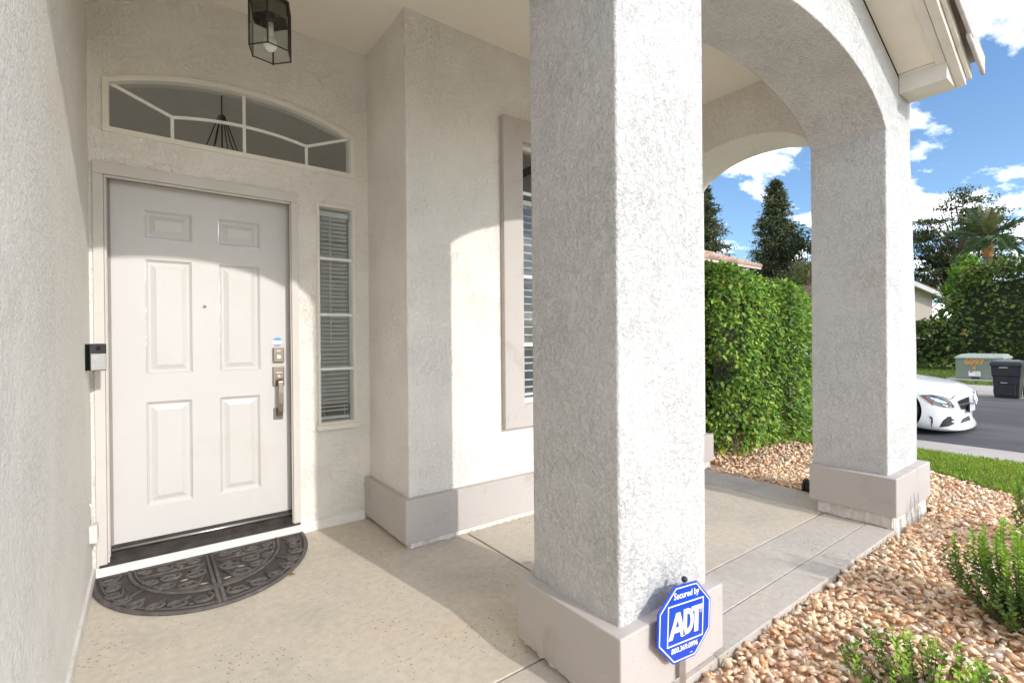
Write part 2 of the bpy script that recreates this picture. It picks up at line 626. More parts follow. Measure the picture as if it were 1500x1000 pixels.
def lawn_mat():
    m, nt, b = newmat('lawn_soil')
    geo = N(nt, 'ShaderNodeNewGeometry')
    n1 = N(nt, 'ShaderNodeTexNoise', Scale=3.0, Detail=8.0, Roughness=0.7)
    nt.links.new(geo.outputs['Position'], n1.inputs['Vector'])
    c = ramp(nt, n1.outputs[0], [(0.3, (0.075, 0.12, 0.025)), (0.55, (0.14, 0.21, 0.045)), (0.75, (0.22, 0.25, 0.08))])
    nt.links.new(c, b.inputs['Base Color'])
    n2 = N(nt, 'ShaderNodeTexNoise', Scale=60.0, Detail=3.0)
    nt.links.new(geo.outputs['Position'], n2.inputs['Vector'])
    bp = N(nt, 'ShaderNodeBump', Strength=1.0, Distance=0.03)
    nt.links.new(n2.outputs[0], bp.inputs['Height'])
    nt.links.new(bp.outputs[0], b.inputs['Normal'])
    b.inputs['Roughness'].default_value = 0.95
    return m


M_LAWN = lawn_mat()


def strip(name, x0, x1, y0, y1, z, mat, parent=None, th=0.12):
    o = MB().box(x0, x1, y0, y1, z - th, z).build(name, mat, parent)
    if parent is None:
        tag(o, kind='structure')
    return o


road = MB()
ys = np.linspace(-70, 90, 161)
prof = [(8.5, -0.165), (9.5, -0.135), (12.0, -0.10), (14.6, -0.125), (15.65, -0.155)]
rv, rf = [], []
for y in ys:
    for x, z in prof:
        rv.append((x + (0.02 * math.sin(y * 3.1) + 0.012 * math.sin(y * 9.7) if x in (8.5, 15.65) else 0), y, z))
for i in range(len(ys) - 1):
    for j in range(len(prof) - 1):
        a = i * len(prof) + j
        rf.append((a, a + 1, a + 1 + len(prof), a + len(prof)))
road.add(rv, rf)
tag(road.build('road', asphalt(), smooth=True), kind='structure')

# near pavement with rolled gutter, cast in bays; the far one likewise
pav = MB().box(7.44, 8.56, -70, 90, -0.3, -0.185).build('pavement', M_CONC3)
tag(pav, kind='structure')
for k in range(-4, 10):
    y0 = 0.55 + k * 1.5
    m = MB()
    m.loft([[(7.46, yy, -0.2), (7.46, yy, -0.105), (7.95, yy, -0.112), (8.12, yy, -0.135), (8.52, yy, -0.168), (8.52, yy, -0.2)] for yy in (y0 + 0.006, y0 + 1.494)])
    m.build('pavement_slab', M_CONC3, pav, bevel=0.004, seg=1)
for (a, b_) in ((-70, -5.45), (15.55, 90)):
    m = MB()
    m.loft([[(7.46, yy, -0.2), (7.46, yy, -0.105), (7.95, yy, -0.112), (8.12, yy, -0.135), (8.52, yy, -0.168), (8.52, yy, -0.2)] for yy in (a, b_)])
    m.build('plain_pavement', M_CONC3, pav)
fpav = MB().box(15.6, 18.0, -70, 90, -0.3, -0.20).build('far_pavement', M_CONC3)
tag(fpav, kind='structure')
for k in range(-2, 12):
    y0 = -1 + k * 2.0
    m = MB()
    m.loft([[(15.62, yy, -0.21), (15.62, yy, -0.16), (16.1, yy, -0.13), (16.25, yy, -0.085), (17.9, yy, -0.07), (17.9, yy, -0.21)] for yy in (y0 + 0.01, y0 + 1.99)])
    m.build('pavement_slab', M_CONC3, fpav)
for (a, b_) in ((-70, -5), (23, 90)):
    m = MB()
    m.loft([[(15.62, yy, -0.21), (15.62, yy, -0.16), (16.1, yy, -0.13), (16.25, yy, -0.085), (17.9, yy, -0.07), (17.9, yy, -0.21)] for yy in (a, b_)])
    m.build('plain_pavement', M_CONC3, fpav)


def bed_edge(y):
    """the curved border between gravel and lawn"""
    return 6.36 - 0.05 * np.log1p(np.exp((6.36 - (5.06 + 0.674 * np.maximum(y, -2.2))) / 0.05))


def lawn_z(x):
    return -0.035 - 0.072 * np.clip((x - 6.5) / 0.85, 0, 1)


lv, lf_ = [], []
LYS = np.concatenate([np.linspace(-70, -2.5, 10), np.linspace(-2.3, 6, 60), np.linspace(7, 90, 20)])
for y in LYS:
    xe = float(bed_edge(y))
    lv += [(xe, y, -0.25), (xe, y, -0.037), (6.5, y, -0.035), (7.0, y, float(lawn_z(7.0))), (7.44, y, -0.107), (7.44, y, -0.25)]
for i in range(len(LYS) - 1):
    for j in range(5):
        a = i * 6 + j
        lf_.append((a, a + 1, a + 7, a + 6))
tag(MB().add(lv, lf_).build('front_lawn', M_LAWN), kind='structure')
strip('far_lawn', 17.92, 75, -70, 90, -0.09, M_LAWN, th=0.15)
gb = MB()
gb.box(4.302, 6.36, 1.09, 60, -0.25, -0.042)
gb.box(1.152, 6.36, -1.45, 1.05, -0.25, -0.042)
gb.box(5.21, 6.36, -40, -1.45, -0.25, -0.042)
gb.box(4.72, 6.36, 1.05, 1.09, -0.25, -0.042)
M_DIRT = plain('gravel_bed_dirt', (0.58, 0.43, 0.31), 0.95, var=0.25, scale=25, bump=0.01, bscale=60)
gravel = tag(gb.build('gravel_bed', M_DIRT), kind='structure')

strip('bounce_paving', -9, 5.2, -14, -1.46, -0.03, M_CONC3, th=0.2)  # unseen pale paving added to bounce light towards the porch

# ------------------------------------------------------------------ porch slab, cast in panels with tooled joints
floor = MB()
floor.box(-0.24, 4.295, 1.07, 3.42, -0.25, -0.018)
floor.box(-0.24, 1.14, -1.45, 1.07, -0.25, -0.018)
porch = tag(floor.build('porch_floor', M_JOINT), kind='structure')
gj = 0.004
for (x0, x1, y0, y1, mt) in ((-0.245, 1.664, 1.486, 3.43, M_CONC), (1.676, 3.884, 1.486, 3.0, M_CONC),
                             (1.0, 3.884, 1.223, 1.477, M_CONC2), (1.152, 3.884, 1.063, 1.217, M_CONC2),
                             (3.896, 4.096, 1.486, 3.0, M_CONC2), (4.101, 4.302, 1.486, 3.0, M_CONC2),
                             (3.89, 4.29, 1.223, 1.477, M_CONC2), (3.89, 4.29, 1.063, 1.217, M_CONC2),
                             (-0.245, 0.992, 0.05, 1.477, M_CONC), (1.0, 1.145, 0.05, 1.217, M_CONC),
                             (-0.245, 1.145, -1.45, 0.042, M_CONC)):
    MB().box(x0, x1, y0, y1, -0.22, 0.0).build('slab_panel', mt, porch, bevel=0.0025, seg=1)

# ------------------------------------------------------------------ the house
house = thing('stucco_house', 'white stucco house with arched entry porch, taupe plinths and white front door', 'house', (1.5, 3.4, 0))


def arch(c, a, b, zc, half, n=28):
    """points of an elliptic arch soffit from c-half to c+half"""
    t0 = math.acos(min(1, half / a))
    return [(c - a * math.cos(t), zc - b + b * math.sin(t)) for t in np.linspace(t0, PI - t0, n)]


SPR = 2.64
YA, YB = 1.105, 1.565              # the arcade wall, front and back face
XL = -0.238
a_entry = arch(0.51, 0.775, 0.36, 2.925, 0.76)
a_main = arch(2.85, 1.09, 0.40, 2.937, 1.065)
z1 = a_main[0][1]
s_rk = 0.41
RX0, RZ0 = 4.40, 2.925


def rake(x):
    return RZ0 + s_rk * (RX0 - x)


SHX = 4.42
poly = [(XL, a_entry[0][1])] + a_entry[1:-1] + [(1.27, a_entry[-1][1]), (1.27, z1), (1.785, z1)] + a_main[1:-1] + [(3.915, a_main[-1][1]), (SHX, a_main[-1][1]), (SHX, rake(SHX) + 0.02), (1.9, rake(1.9) + 0.02), (XL, rake(1.9) + 0.02)]
aw = holed_wall(poly, [], FY, YA, YB).build('arcade_wall', M_STUCCO_SUN, house, bevel=0.010, seg=3, skip=lambda e: all(v.co.z < z1 + 0.004 for v in e.verts) and abs(e.verts[0].co.x - e.verts[1].co.x) > 0.2 or abs(e.verts[0].co.y - e.verts[1].co.y) > 0.2)

# pillar shafts


def tapered_shaft(x0, x1t, x1b, y0, y1, z0, z1, zk):
    m = MB()
    rings = []
    for i in range(9):
        z = z0 + (z1 - z0) * i / 8
        xr = x1b if z < zk else x1b + (x1t - x1b) * (z - zk) / (z1 - zk)
        rings.append([(x0, y0, z), (xr, y0, z), (xr, y1, z), (x0, y1, z)])
    return m.loft(rings)


pil = MB().box(1.27, 1.785, YA, YB, 0.275, z1 - 0.0005).build('pillar', M_STUCCO_SUN, house, bevel=0.010, seg=3, skip=lambda e: all(v.co.z > z1 - 0.01 for v in e.verts))
MB().box(1.22, 1.83, YA - 0.045, YB + 0.05, 0.03, 0.285).build('plinth', M_TAUPE, pil, bevel=0.006)
ragged((1.248, YB + 0.03), (1.248, YA - 0.022), 0.02, 0.0, 0.033, M_FOOT, pil, 0.006)
MB().box(1.25, 1.80, YA - 0.022, YB + 0.03, 0.0, 0.035).build('footing', M_FOOT, pil, bevel=0.006)
pil2 = tapered_shaft(3.915, SHX, 4.545, YA, YB, 0.33, z1 - 0.0005, 1.2).build('pillar', M_STUCCO_SUN, house, bevel=0.010, seg=3, skip=lambda e: all(v.co.z > z1 - 0.01 for v in e.verts))
MB().box(3.862, 4.61, YA - 0.06, YB + 0.0, 0.085, 0.338).build('plinth', M_TAUPE, pil2, bevel=0.007)
MB().box(3.895, 4.575, YA - 0.03, YB - 0.05, -0.12, 0.09).build('footing', M_FOOT, pil2, bevel=0.012)
ragged((3.893, YB - 0.05), (3.893, YA - 0.03), 0.02, 0.0, 0.088, M_FOOT, pil2, 0.008)
ragged((3.893, YA - 0.032), (4.57, YA - 0.032), 0.02, -0.08, 0.088, M_FOOT, pil2, 0.010)



# side arch wall: plane X = const, between the right pillar and the house
a_side = arch(2.15, 0.625, 0.32, 2.895, 0.61)
poly = [(YB, a_side[0][1])] + a_side[1:-1] + [(2.775, a_side[-1][1]), (2.775, 3.6), (YB, 3.6)]
holed_wall(poly, [], FX, 3.918, SHX - 0.003).build('side_arch_wall', M_STUCCO_SHADE, house, bevel=0.006)

# bay wall with its window opening
BY = 2.78
WX0, WX1, WZ0, WZ1 = 2.155, 3.50, 0.80, 2.665
bay = holed_wall(rect(1.28, 4.50, 0.0, 3.6), [rect(WX0, WX1, WZ0, WZ1)], FY, BY, BY + 0.14).build('bay_wall', M_STUCCO_SHADE, house, bevel=0.008, skip=lambda e: min(v.co.y for v in e.verts) > BY + 0.1)
MB().box(1.28, 1.42, BY + 0.14, 3.55, 0.0, 3.6).build('bay_return_wall', M_STUCCO_SHADE, house)
holed_wall([(1.235, BY - 0.05), (4.56, BY - 0.05), (4.56, BY + 0.01), (1.29, BY + 0.01), (1.29, 3.418), (1.235, 3.418)], [], FZ, 0.032, 0.297).build('plinth', M_TAUPE, house, bevel=0.005)
MB().box(1.265, 4.52, BY - 0.035, BY + 0.02, -0.1, 0.034).build('footing', M_FOOT, house, bevel=0.004)
ragged((1.268, BY - 0.037), (3.9, BY - 0.037), 0.02, 0.0, 0.033, M_FOOT, house, 0.006)
MB().box(4.36, 4.50, BY + 0.14, 9.0, -0.2, 3.6).build('side_wall', M_STUCCO_SUN, house)
MB().box(4.50, 4.56, BY + 0.012, 9.0, 0.032, 0.297).build('plinth', M_TAUPE, house, bevel=0.005)
MB().box(4.49, 4.53, BY + 0.022, 9.0, -0.2, 0.034).build('footing', M_FOOT, house)

# left wall (runs on past the camera)
MB().box(-0.55, XL, -3.6, 3.45, 0.02, 4.1).build('left_wall', M_STUCCO_SHADE, house)
MB().box(-0.5, XL + 0.012, -3.6, 3.40, -0.1, 0.07).build('footing', M_FOOT, house, bevel=0.004)

# door wall with openings
DY = 3.42
tr_in = []


def transom_top(x, ins=0.0):
    c, hw, z0, rise = 0.504, 0.682, 2.683, 0.137
    t = (x - c) / hw
    return z0 + rise * (1 - abs(t) ** 2.1) - ins


def transom_loop(ins, n=24):
    x0, x1, zb = -0.178 + ins, 1.186 - ins, 2.397 + ins
    return [(x0, zb), (x1, zb)] + [(x, transom_top(x, ins)) for x in np.linspace(x1, x0, n)]


dw = holed_wall(rect(XL, 1.28, 0.0, 3.6), [rect(-0.212, 0.803, 0.05, 2.222), rect(0.924, 1.187, 0.672, 2.192), transom_loop(0.0)], FY, DY, DY + 0.12)
dw.build('door_wall', M_STUCCO_SHADE, house)
MB().box(XL + 0.013, 1.234, DY - 0.014, DY - 0.0005, -0.05, 0.062).build('weep_board', plain('weep_board_white', (0.80, 0.78, 0.74), 0.6, var=0.04), house, bevel=0.003)

# porch ceiling, upper roof mass, interior shell
MB().box(XL, SHX - 0.01, YB, 3.5, 3.29, 3.34).build('porch_ceiling', M_SMOOTH, house)
iw = MB()
iw.add([(-3, 9.0, 0), (4.4, 9.0, 0), (4.4, 9.0, 4.4), (-3, 9.0, 4.4)], [])
back = holed_wall(rect(-3, 4.4, 0.0, 4.4), [rect(-2.8, 1.9, 0.3, 3.4)], FY, 8.9, 9.0)  # unseen opening added to let daylight into the room
back.build('interior_back_wall', M_INWALL, house)
holed_wall(rect(3.45, 9.0, 0, 4.4), [rect(4.2, 8.2, 0.4, 3.2)], FX, -3.1, -3.0).build('interior_side_wall', M_INWALL, house)  # second opening, likewise added to brighten the interior
MB().box(-3.1, -0.55, 3.40, 3.45, 0, 4.4).build('interior_partition', M_INWALL, house)
MB().box(-3.1, 4.4, 3.54, 9.0, 3.62, 3.70).build('interior_ceiling', M_INWALL, house)
MB().box(1.42, 4.4, 2.92, 3.54, 3.60, 3.66).build('interior_ceiling', M_INWALL, house)
MB().box(-3.0, 4.36, 3.54, 9.0, 0.05, 0.13).build('interior_floor', M_WOODFLOOR, house)
MB().box(1.42, 4.36, 2.92, 3.54, 0.05, 0.13).build('interior_floor', M_WOODFLOOR, house)

# ---- roof: gable over the arcade with a tiled rake
RY = 0.80
RIDGE = 1.9
prof = [(4.39, rake(4.39) + 0.105), (RIDGE, rake(RIDGE) + 0.105), (-6, rake(RIDGE) + 0.105), (-6, rake(RIDGE) + 0.145), (RIDGE, rake(RIDGE) + 0.145), (4.39, rake(4.39) + 0.145)]
roof = MB().prism(prof, FY, RY + 0.02, YB - 0.01).build('roof', M_FELT, house)
MB().prism([(4.95, 3.42), (RIDGE, 4.25), (-6, 4.25), (-6, 4.33), (RIDGE, 4.33), (4.95, 3.50)], FY, YB - 0.008, 9.3).build('main_roof', M_FELT, roof)
# rake soffit in two lengths with a seam between them
for (xa, xb, dz) in ((RIDGE, 4.155, 0.0), (4.165, 4.375, -0.006)):
    MB().prism([(xa, rake(xa) + 0.03 + dz), (xb, rake(xb) + 0.03 + dz), (xb, rake(xb) + 0.05), (xa, rake(xa) + 0.05)], FY, RY + 0.052, YA - 0.002).build('soffit_board', M_SOFFIT, roof)
MB().prism([(RIDGE, rake(RIDGE) + 0.012), (4.35, rake(4.35) + 0.012), (4.35, rake(4.35) + 0.052), (RIDGE, rake(RIDGE) + 0.052)], FY, RY + 0.055, RY + 0.105).build('soffit_trim', M_FASCIA, roof, bevel=0.003)
MB().prism([(RIDGE, rake(RIDGE)), (4.40, rake(4.40)), (4.40, rake(4.40) + 0.1), (RIDGE, rake(RIDGE) + 0.1)], FY, RY, RY + 0.05).build('rake_fascia', M_FASCIA, roof, bevel=0.004)
MB().prism([(RIDGE, rake(RIDGE) + 0.045), (4.42, rake(4.42) + 0.045), (4.42, rake(4.42) + 0.11), (RIDGE, rake(RIDGE) + 0.11)], FY, RY - 0.025, RY - 0.002).build('rake_moulding', M_FASCIA, roof, bevel=0.004)
MB().prism([(4.17, RZ0), (4.3995, RZ0), (4.3995, rake(4.3995) + 0.10), (4.17, rake(4.17) + 0.029)], FY, RY + 0.0505, YA - 0.002).build('eave_return', M_FASCIA, roof, bevel=0.003)
# rake tiles: L-shaped, each lapping the one below
th = math.atan(s_rk)


def rake_tile(x_low):
    m = MB()
    L, lift = 0.40, 0.028
    sec = [(0.17, 0.055), (0.17, 0.075), (-0.0, 0.085), (-0.02, 0.07), (-0.02, -0.05), (0.0, -0.05), (0.004, 0.055)]
    rings = []
    for k, (l, dz) in enumerate(((0, lift), (L, 0.0))):
        x = x_low - l * math.cos(th)
        base = rake(x_low) + l * math.sin(th) + 0.11 + dz
        rings.append([(x, RY - 0.055 + sy - (0.006 if k == 0 else 0), base + sz) for sy, sz in sec])
    return m.loft(rings)


k = 0
x = 4.47
while x > RIDGE - 0.1:
    rake_tile(x).build('roof_tile', M_TILE, roof, bevel=0.004, seg=1)
    x -= 0.315
# field tiles along the eave row (seen edge-on)
for k in range(2):
    y0 = RY + 0.13 + k * 0.325
    m = MB()
    m.prism([(4.46, rake(4.46) + 0.15), (4.10, rake(4.10) + 0.15), (4.10, rake(4.10) + 0.178), (4.46, rake(4.46) + 0.182)], FY, y0, y0 + 0.32)
    m.build('roof_tile', M_TILE, roof, bevel=0.004, seg=1)

# ---- front door
door = MB()
HO = []
panels = [(-0.002, 0.226, 1.858, 2.016), (0.365, 0.591, 1.858, 2.016), (0.002, 0.222, 1.082, 1.735), (0.367, 0.589, 1.082, 1.735), (0.0, 0.217, 0.326, 0.916), (0.365, 0.583, 0.326, 0.916)]
DF = 3.50
DX0, DX1, DZ0, DZ1 = -0.160, 0.775, 0.138, 2.168
M_DOOR_O = holed_wall(rect(DX0, DX1, DZ0, DZ1), [rect(p[0], p[1], p[2], p[3]) for p in panels], FY, DF, DF + 0.044).build('front_door', M_DOOR, house, bevel=0.003)
tag(M_DOOR_O, label='white six-panel front door with a long nickel handle')
for (x0, x1, z0, z1_) in panels:
    m = MB()
    e = 0.0005
    d1, d2 = 0.014, 0.037
    loops = [(0.0, 0.0015), (0.012, 0.012), (0.022, 0.012), (0.046, 0.003), (0.048, 0.0015)]
    rings = [[(x0 + i + e, DF + y, z0 + i + e), (x1 - i - e, DF + y, z0 + i + e), (x1 - i - e, DF + y, z1_ - i - e), (x0 + i + e, DF + y, z1_ - i - e)] for i, y in loops]
    m.loft(rings, cap0=False)
    m.build('door_panel', M_DOOR, M_DOOR_O)
# door frame: jambs, head, brickmould casing
fr = MB()
for (xa, xb) in ((-0.222, -0.176), (0.763, 0.806)):
    fr.box(xa, xb, DY - 0.014, DY + 0.015, 0.062, 2.165)
fr.box(-0.222, 0.806, DY - 0.014, DY + 0.015, 2.1655, 2.228)
for (xa, xb) in ((-0.1755, -0.166), (0.756, 0.7625)):
    fr.box(xa, xb, DY - 0.004, DY + 0.015, 0.062, 2.152)
fr.box(-0.1755, 0.7625, DY - 0.004, DY + 0.015, 2.1525, 2.165)
cas = fr.build('door_casing', M_TRIM, house, bevel=0.004)
jb = MB()
jb.box(-0.2, -0.1635, DY + 0.0155, DF + 0.05, 0.10, 2.2)
jb.box(0.7785, 0.80, DY + 0.0155, DF + 0.05, 0.10, 2.2)
jb.box(-0.163, 0.778, DY + 0.0155, DF + 0.05, 2.172, 2.2)
jb.build('door_jamb', M_TRIM, house, bevel=0.002)
st_ = MB()
st_.box(-0.1628, -0.152, DF - 0.012, DF - 0.002, 0.14, 2.17)
st_.box(0.767, 0.778, DF - 0.012, DF - 0.002, 0.14, 2.17)
st_.build('weatherstrip', plain('weatherstrip_grey', (0.30, 0.27, 0.25), 0.8), house)
# threshold with its ribs
ts = MB()
ts.loft([[(-0.21, 3.397, 0.063), (-0.21, 3.397, 0.072), (-0.20, 3.43, 0.082), (-0.20, 3.47, 0.106), (-0.20, 3.485, 0.112), (-0.20, 3.53, 0.112), (-0.20, 3.53, 0.063)],
         [(0.80, 3.397, 0.063), (0.80, 3.397, 0.072), (0.80, 3.43, 0.082), (0.80, 3.47, 0.106), (0.80, 3.485, 0.112), (0.80, 3.53, 0.112), (0.80, 3.53, 0.063)]])
thr = ts.build('threshold', M_SILL, house)
sw = MB().box(-0.158, 0.774, 3.488, 3.499, 0.114, 0.142).build('door_sweep', M_SILL, thr)
MB().tube([(-0.16, 3.482, 0.119), (0.776, 3.482, 0.119)], 0.008).build('threshold_rail', M_STEEL, thr, smooth=True)
rb = MB()
for i in range(66):
    xx = -0.165 + i * 0.0142
    rb.loft([[(xx, 3.436, 0.085), (xx + 0.007, 3.436, 0.085), (xx + 0.007, 3.436, 0.0885), (xx, 3.436, 0.0885)], [(xx, 3.466, 0.104), (xx + 0.007, 3.466, 0.104), (xx + 0.007, 3.466, 0.1075), (xx, 3.466, 0.1075)]])
rb.build('threshold_ribs', M_SILL, thr)
# lock set
kp = MB().box(0.662, 0.729, DF - 0.022, DF, 1.124, 1.220).build('keypad_lock', M_NICKEL, M_DOOR_O, bevel=0.005)
b_ = MB()
b_.disc_prism((0.695, DF - 0.0222, 1.160), (0, -1, 0), 0.013, 0.006, 20)
b_.build('keyhole', M_STEEL, M_DOOR_O)
MB().box(0.683, 0.707, DF - 0.024, DF - 0.0222, 1.196, 1.203).build('lock_marking', M_STEEL, M_DOOR_O)
MB().box(0.660, 0.730, DF - 0.012, DF, 0.968, 1.096).build('handle_plate', M_NICKEL, M_DOOR_O, bevel=0.004)
hg = MB()
hg.loft([[(0.682, DF - y, z), (0.712, DF - y, z), (0.712, DF - y - 0.013, z + s), (0.682, DF - y - 0.013, z + s)] for y, z, s in
         ((0.0125, 1.0, 0.013), (0.035, 1.008, 0.012), (0.052, 0.995, 0.006), (0.055, 0.93, 0.0), (0.055, 0.86, 0.0), (0.050, 0.815, -0.006), (0.032, 0.79, -0.012), (0.0125, 0.782, -0.013))])
hg.build('handle_grip', M_NICKEL, M_DOOR_O, bevel=0.003)
MB().box(0.664, 0.720, DF - 0.012, DF, 0.752, 0.828).build('handle_foot', M_NICKEL, M_DOOR_O, bevel=0.003)
tl = MB()
tl.loft([[(0.678, DF - 0.0125, 1.048), (0.714, DF - 0.0125, 1.048), (0.714, DF - 0.0125, 1.057), (0.678, DF - 0.0125, 1.057)], [(0.676, DF - 0.034, 1.052), (0.716, DF - 0.034, 1.052), (0.716, DF - 0.034, 1.057), (0.676, DF - 0.034, 1.057)]])
tl.disc_prism((0.695, DF - 0.0122, 1.035), (0, -1, 0), 0.010, 0.010, 16)
tl.build('thumb_latch', M_STEEL, M_DOOR_O)
ph = MB().disc_prism((0.288, DF - 0.006, 1.475), (0, 1, 0), 0.011, 0.006, 20).build('peephole', M_NICKEL, M_DOOR_O)
MB().disc_prism((0.288, DF - 0.0075, 1.475), (0, 1, 0), 0.006, 0.0014, 16).build('peephole_lens', M_BLACK, M_DOOR_O)
# round sticker above the keypad: blue cap, white band, blue foot
sk = MB()
c0 = (0.692, 1.257)
R0 = 0.029


def cap(a0, a1, n=14):
    return [(c0[0] + R0 * math.cos(t), c0[1] + R0 * math.sin(t)) for t in np.linspace(a0, a1, n)]


M_STK = plain('sticker_blue', (0.10, 0.36, 0.72), 0.4, var=0.03)
M_STK2 = plain('sticker_slate', (0.30, 0.34, 0.50), 0.4, var=0.03)
sk.prism(cap(0, 2 * PI, 28)[:-1], FY, DF - 0.0012, DF - 0.0004)
stick = sk.build('round_sticker', M_WHITE, M_DOOR_O)
MB().prism(cap(0.35, PI - 0.35), FY, DF - 0.0020, DF - 0.0013).build('sticker_print', M_STK, M_DOOR_O)
MB().prism(cap(PI + 0.5, 2 * PI - 0.5), FY, DF - 0.0020, DF - 0.0013).build('sticker_print', M_STK2, M_DOOR_O)
# strike and hinge edge
M_BRASS = plain('hinge_brass', (0.45, 0.30, 0.15), 0.4, 0.6)
for zz_ in (1.90, 1.10, 0.36):
    MB().tube([(-0.1615, DF - 0.006, zz_ - 0.045), (-0.1615, DF - 0.006, zz_ + 0.045)], 0.006, 8).build('hinge', M_BRASS, M_DOOR_O, smooth=True)

# ---- transom window
tw = holed_wall(transom_loop(0.0), [transom_loop(0.030)], FY, DY - 0.012, DY + 0.09).build('transom_window', M_FRAME, house, bevel=0.003)
tag(tw, label='segmental arched transom window above the front door')
gl = MB()
lp = transom_loop(0.028)
gl.prism(lp, FY, DY + 0.034, DY + 0.038)
gl.build('pane', M_GLASS, tw)


def bar2(m, pts, w, y0, y1):
    for (p, q) in zip(pts[:-1], pts[1:]):
        d = Vector((q[0] - p[0], q[1] - p[1]))
        if d.length < 1e-6:
            continue
        n = Vector((-d.y, d.x)).normalized() * w / 2
        m.prism([(p[0] + n.x, p[1] + n.y), (p[0] - n.x, p[1] - n.y), (q[0] - n.x, q[1] - n.y), (q[0] + n.x, q[1] + n.y)], FY, y0, y1)


def tr_curve(n=12):
    return [(x, 2.561 + 0.040 * (1 - ((x - 0.504) / 0.37) ** 2)) for x in np.linspace(0.134, 0.872, n)]


for pts, o in (([(0.134, 2.425), (0.134, 2.5525)], 0), ([(0.504, 2.425), (0.504, 2.79)], 0.0006), ([(0.872, 2.425), (0.872, 2.5525)], 0),
               (tr_curve(), 0.0012), ([(-0.148, 2.675), (0.134, 2.561)], 0.0018), ([(0.872, 2.561), (1.156, 2.675)], 0.0018)):
    m = MB()
    bar2(m, pts, 0.017, DY + 0.024 - o, DY + 0.0335)
    m.build('muntin', M_MUNTIN, tw)

# ---- sidelight with blinds
SX0, SX1, SZ0, SZ1 = 0.924, 1.187, 0.672, 2.192
sl = holed_wall(rect(SX0, SX1, SZ0, SZ1), [rect(SX0 + 0.018, SX1 - 0.022, SZ0 + 0.036, SZ1 - 0.022)], FY, DY - 0.012, DY + 0.08).build('sidelight_window', M_FRAME, house, bevel=0.003)
tag(sl, label='tall narrow sidelight window with blinds right of the front door')
MB().box(SX0 - 0.012, SX1 + 0.012, DY - 0.030, DY - 0.0125, SZ0 - 0.012, SZ0 + 0.020).build('sill', M_FRAME, sl, bevel=0.003)
MB().box(SX0 + 0.016, SX1 - 0.020, DY + 0.022, DY + 0.026, SZ0 + 0.034, SZ1 - 0.02).build('pane', M_GLASS, sl)
for zz_ in (1.069, 1.440, 1.822):
    MB().box(SX0 + 0.018, SX1 - 0.022, DY + 0.012, DY + 0.0215, zz_ - 0.009, zz_ + 0.009).build('muntin', M_MUNTIN, sl)


def slat_mesh(x0, x1, yc, wdt=0.048, tilt=0.10):
    m = MB()
    pr = []
    for t in (-1, -0.5, 0, 0.5, 1):
        pr.append((yc + t * wdt / 2 * math.cos(tilt), t * wdt / 2 * math.sin(tilt) + 0.004 * (1 - t * t)))
    ring = [(y, z + 0.0012) for y, z in pr] + [(y, z - 0.0012) for y, z in reversed(pr)]
    m.loft([[(xx, y, z) for y, z in ring] for xx in (x0, x1)])
    return m.mesh('slat')


def blinds(par, x0, x1, yc, zt, zb, step, cords, wdt=0.048, tilt=0.10):
    me = slat_mesh(x0, x1, yc, wdt, tilt)
    me.materials.append(M_BLIND)
    z = zt - 0.05
    while z > zb + 0.03:
        o = link('slat', me, None, par)
        o.location = (0, random.uniform(-0.001, 0.001), z)
        o.rotation_euler = (0, random.uniform(-0.003, 0.003), 0)
        z -= step
    MB().box(x0, x1, yc - 0.025, yc + 0.025, zt - 0.035, zt).build('head_rail', M_BLIND, par)
    MB().box(x0, x1, yc - 0.022, yc + 0.022, zb + 0.004, zb + 0.02).build('bottom_rail', M_BLIND, par)
    m = MB()
    for cx in cords:
        m.tube([(cx, yc - 0.027, zt - 0.03), (cx, yc - 0.027, zb + 0.01)], 0.0016, 5)
    m.build('ladder_cord', M_BLIND, par)


blinds(sl, SX0 + 0.022, SX1 - 0.026, DY + 0.105, SZ1 - 0.03, SZ0 + 0.04, 0.0286, (0.985, 1.125), 0.030, -0.30)
MB().tube([(1.035, DY + 0.072, 2.13), (1.035, DY + 0.072, 1.24)], 0.004, 6).build('tilt_wand', M_BLIND, sl, smooth=True)

# ---- bay window with raised taupe surround
bw = holed_wall(rect(1.985, 3.67, 0.637, 2.815), [rect(WX0, WX1, WZ0, WZ1)], FY, BY - 0.045, BY - 0.0005).build('bay_window', M_TAUPE, house, bevel=0.005)
tag(bw, label='tall bay window with wide taupe surround behind the front pillar')
holed_wall(rect(WX0 + 0.001, WX1 - 0.001, WZ0 + 0.001, WZ1 - 0.001), [rect(WX0 + 0.022, WX1 - 0.022, WZ0 + 0.03, WZ1 - 0.03)], FY, BY + 0.02, BY + 0.09).build('window_frame', M_FRAME, bw, bevel=0.003)
MB().box(WX0 + 0.021, WX1 - 0.021, BY + 0.050, BY + 0.054, WZ0 + 0.029, WZ1 - 0.029).build('pane', M_GLASS, bw)
for zz_ in (1.22, 1.72, 2.33):
    MB().box(WX0 + 0.022, WX1 - 0.022, BY + 0.040, BY + 0.0495, zz_ - 0.011, zz_ + 0.011).build('muntin', M_MUNTIN, bw)
mm = MB()
for xx in (2.6, 3.05):
    mm.box(xx - 0.008, xx + 0.008, BY + 0.041, BY + 0.0494, WZ0 + 0.03, WZ1 - 0.03)
mm.build('muntin', M_MUNTIN, bw)
blinds(bw, WX0 + 0.026, WX1 - 0.026, BY + 0.13, 2.30, WZ0 + 0.035, 0.056, (2.24, 2.8, 3.35))

# ------------------------------------------------------------------ porch lantern
LX, LY, LZ0, LZ1 = 0.497, 2.60, 2.655, 2.885
lan = thing('porch_lantern', 'hexagonal clear glass lantern with dark bronze frame hanging from porch ceiling', 'lantern', (LX, LY, LZ0))
RL = 0.098


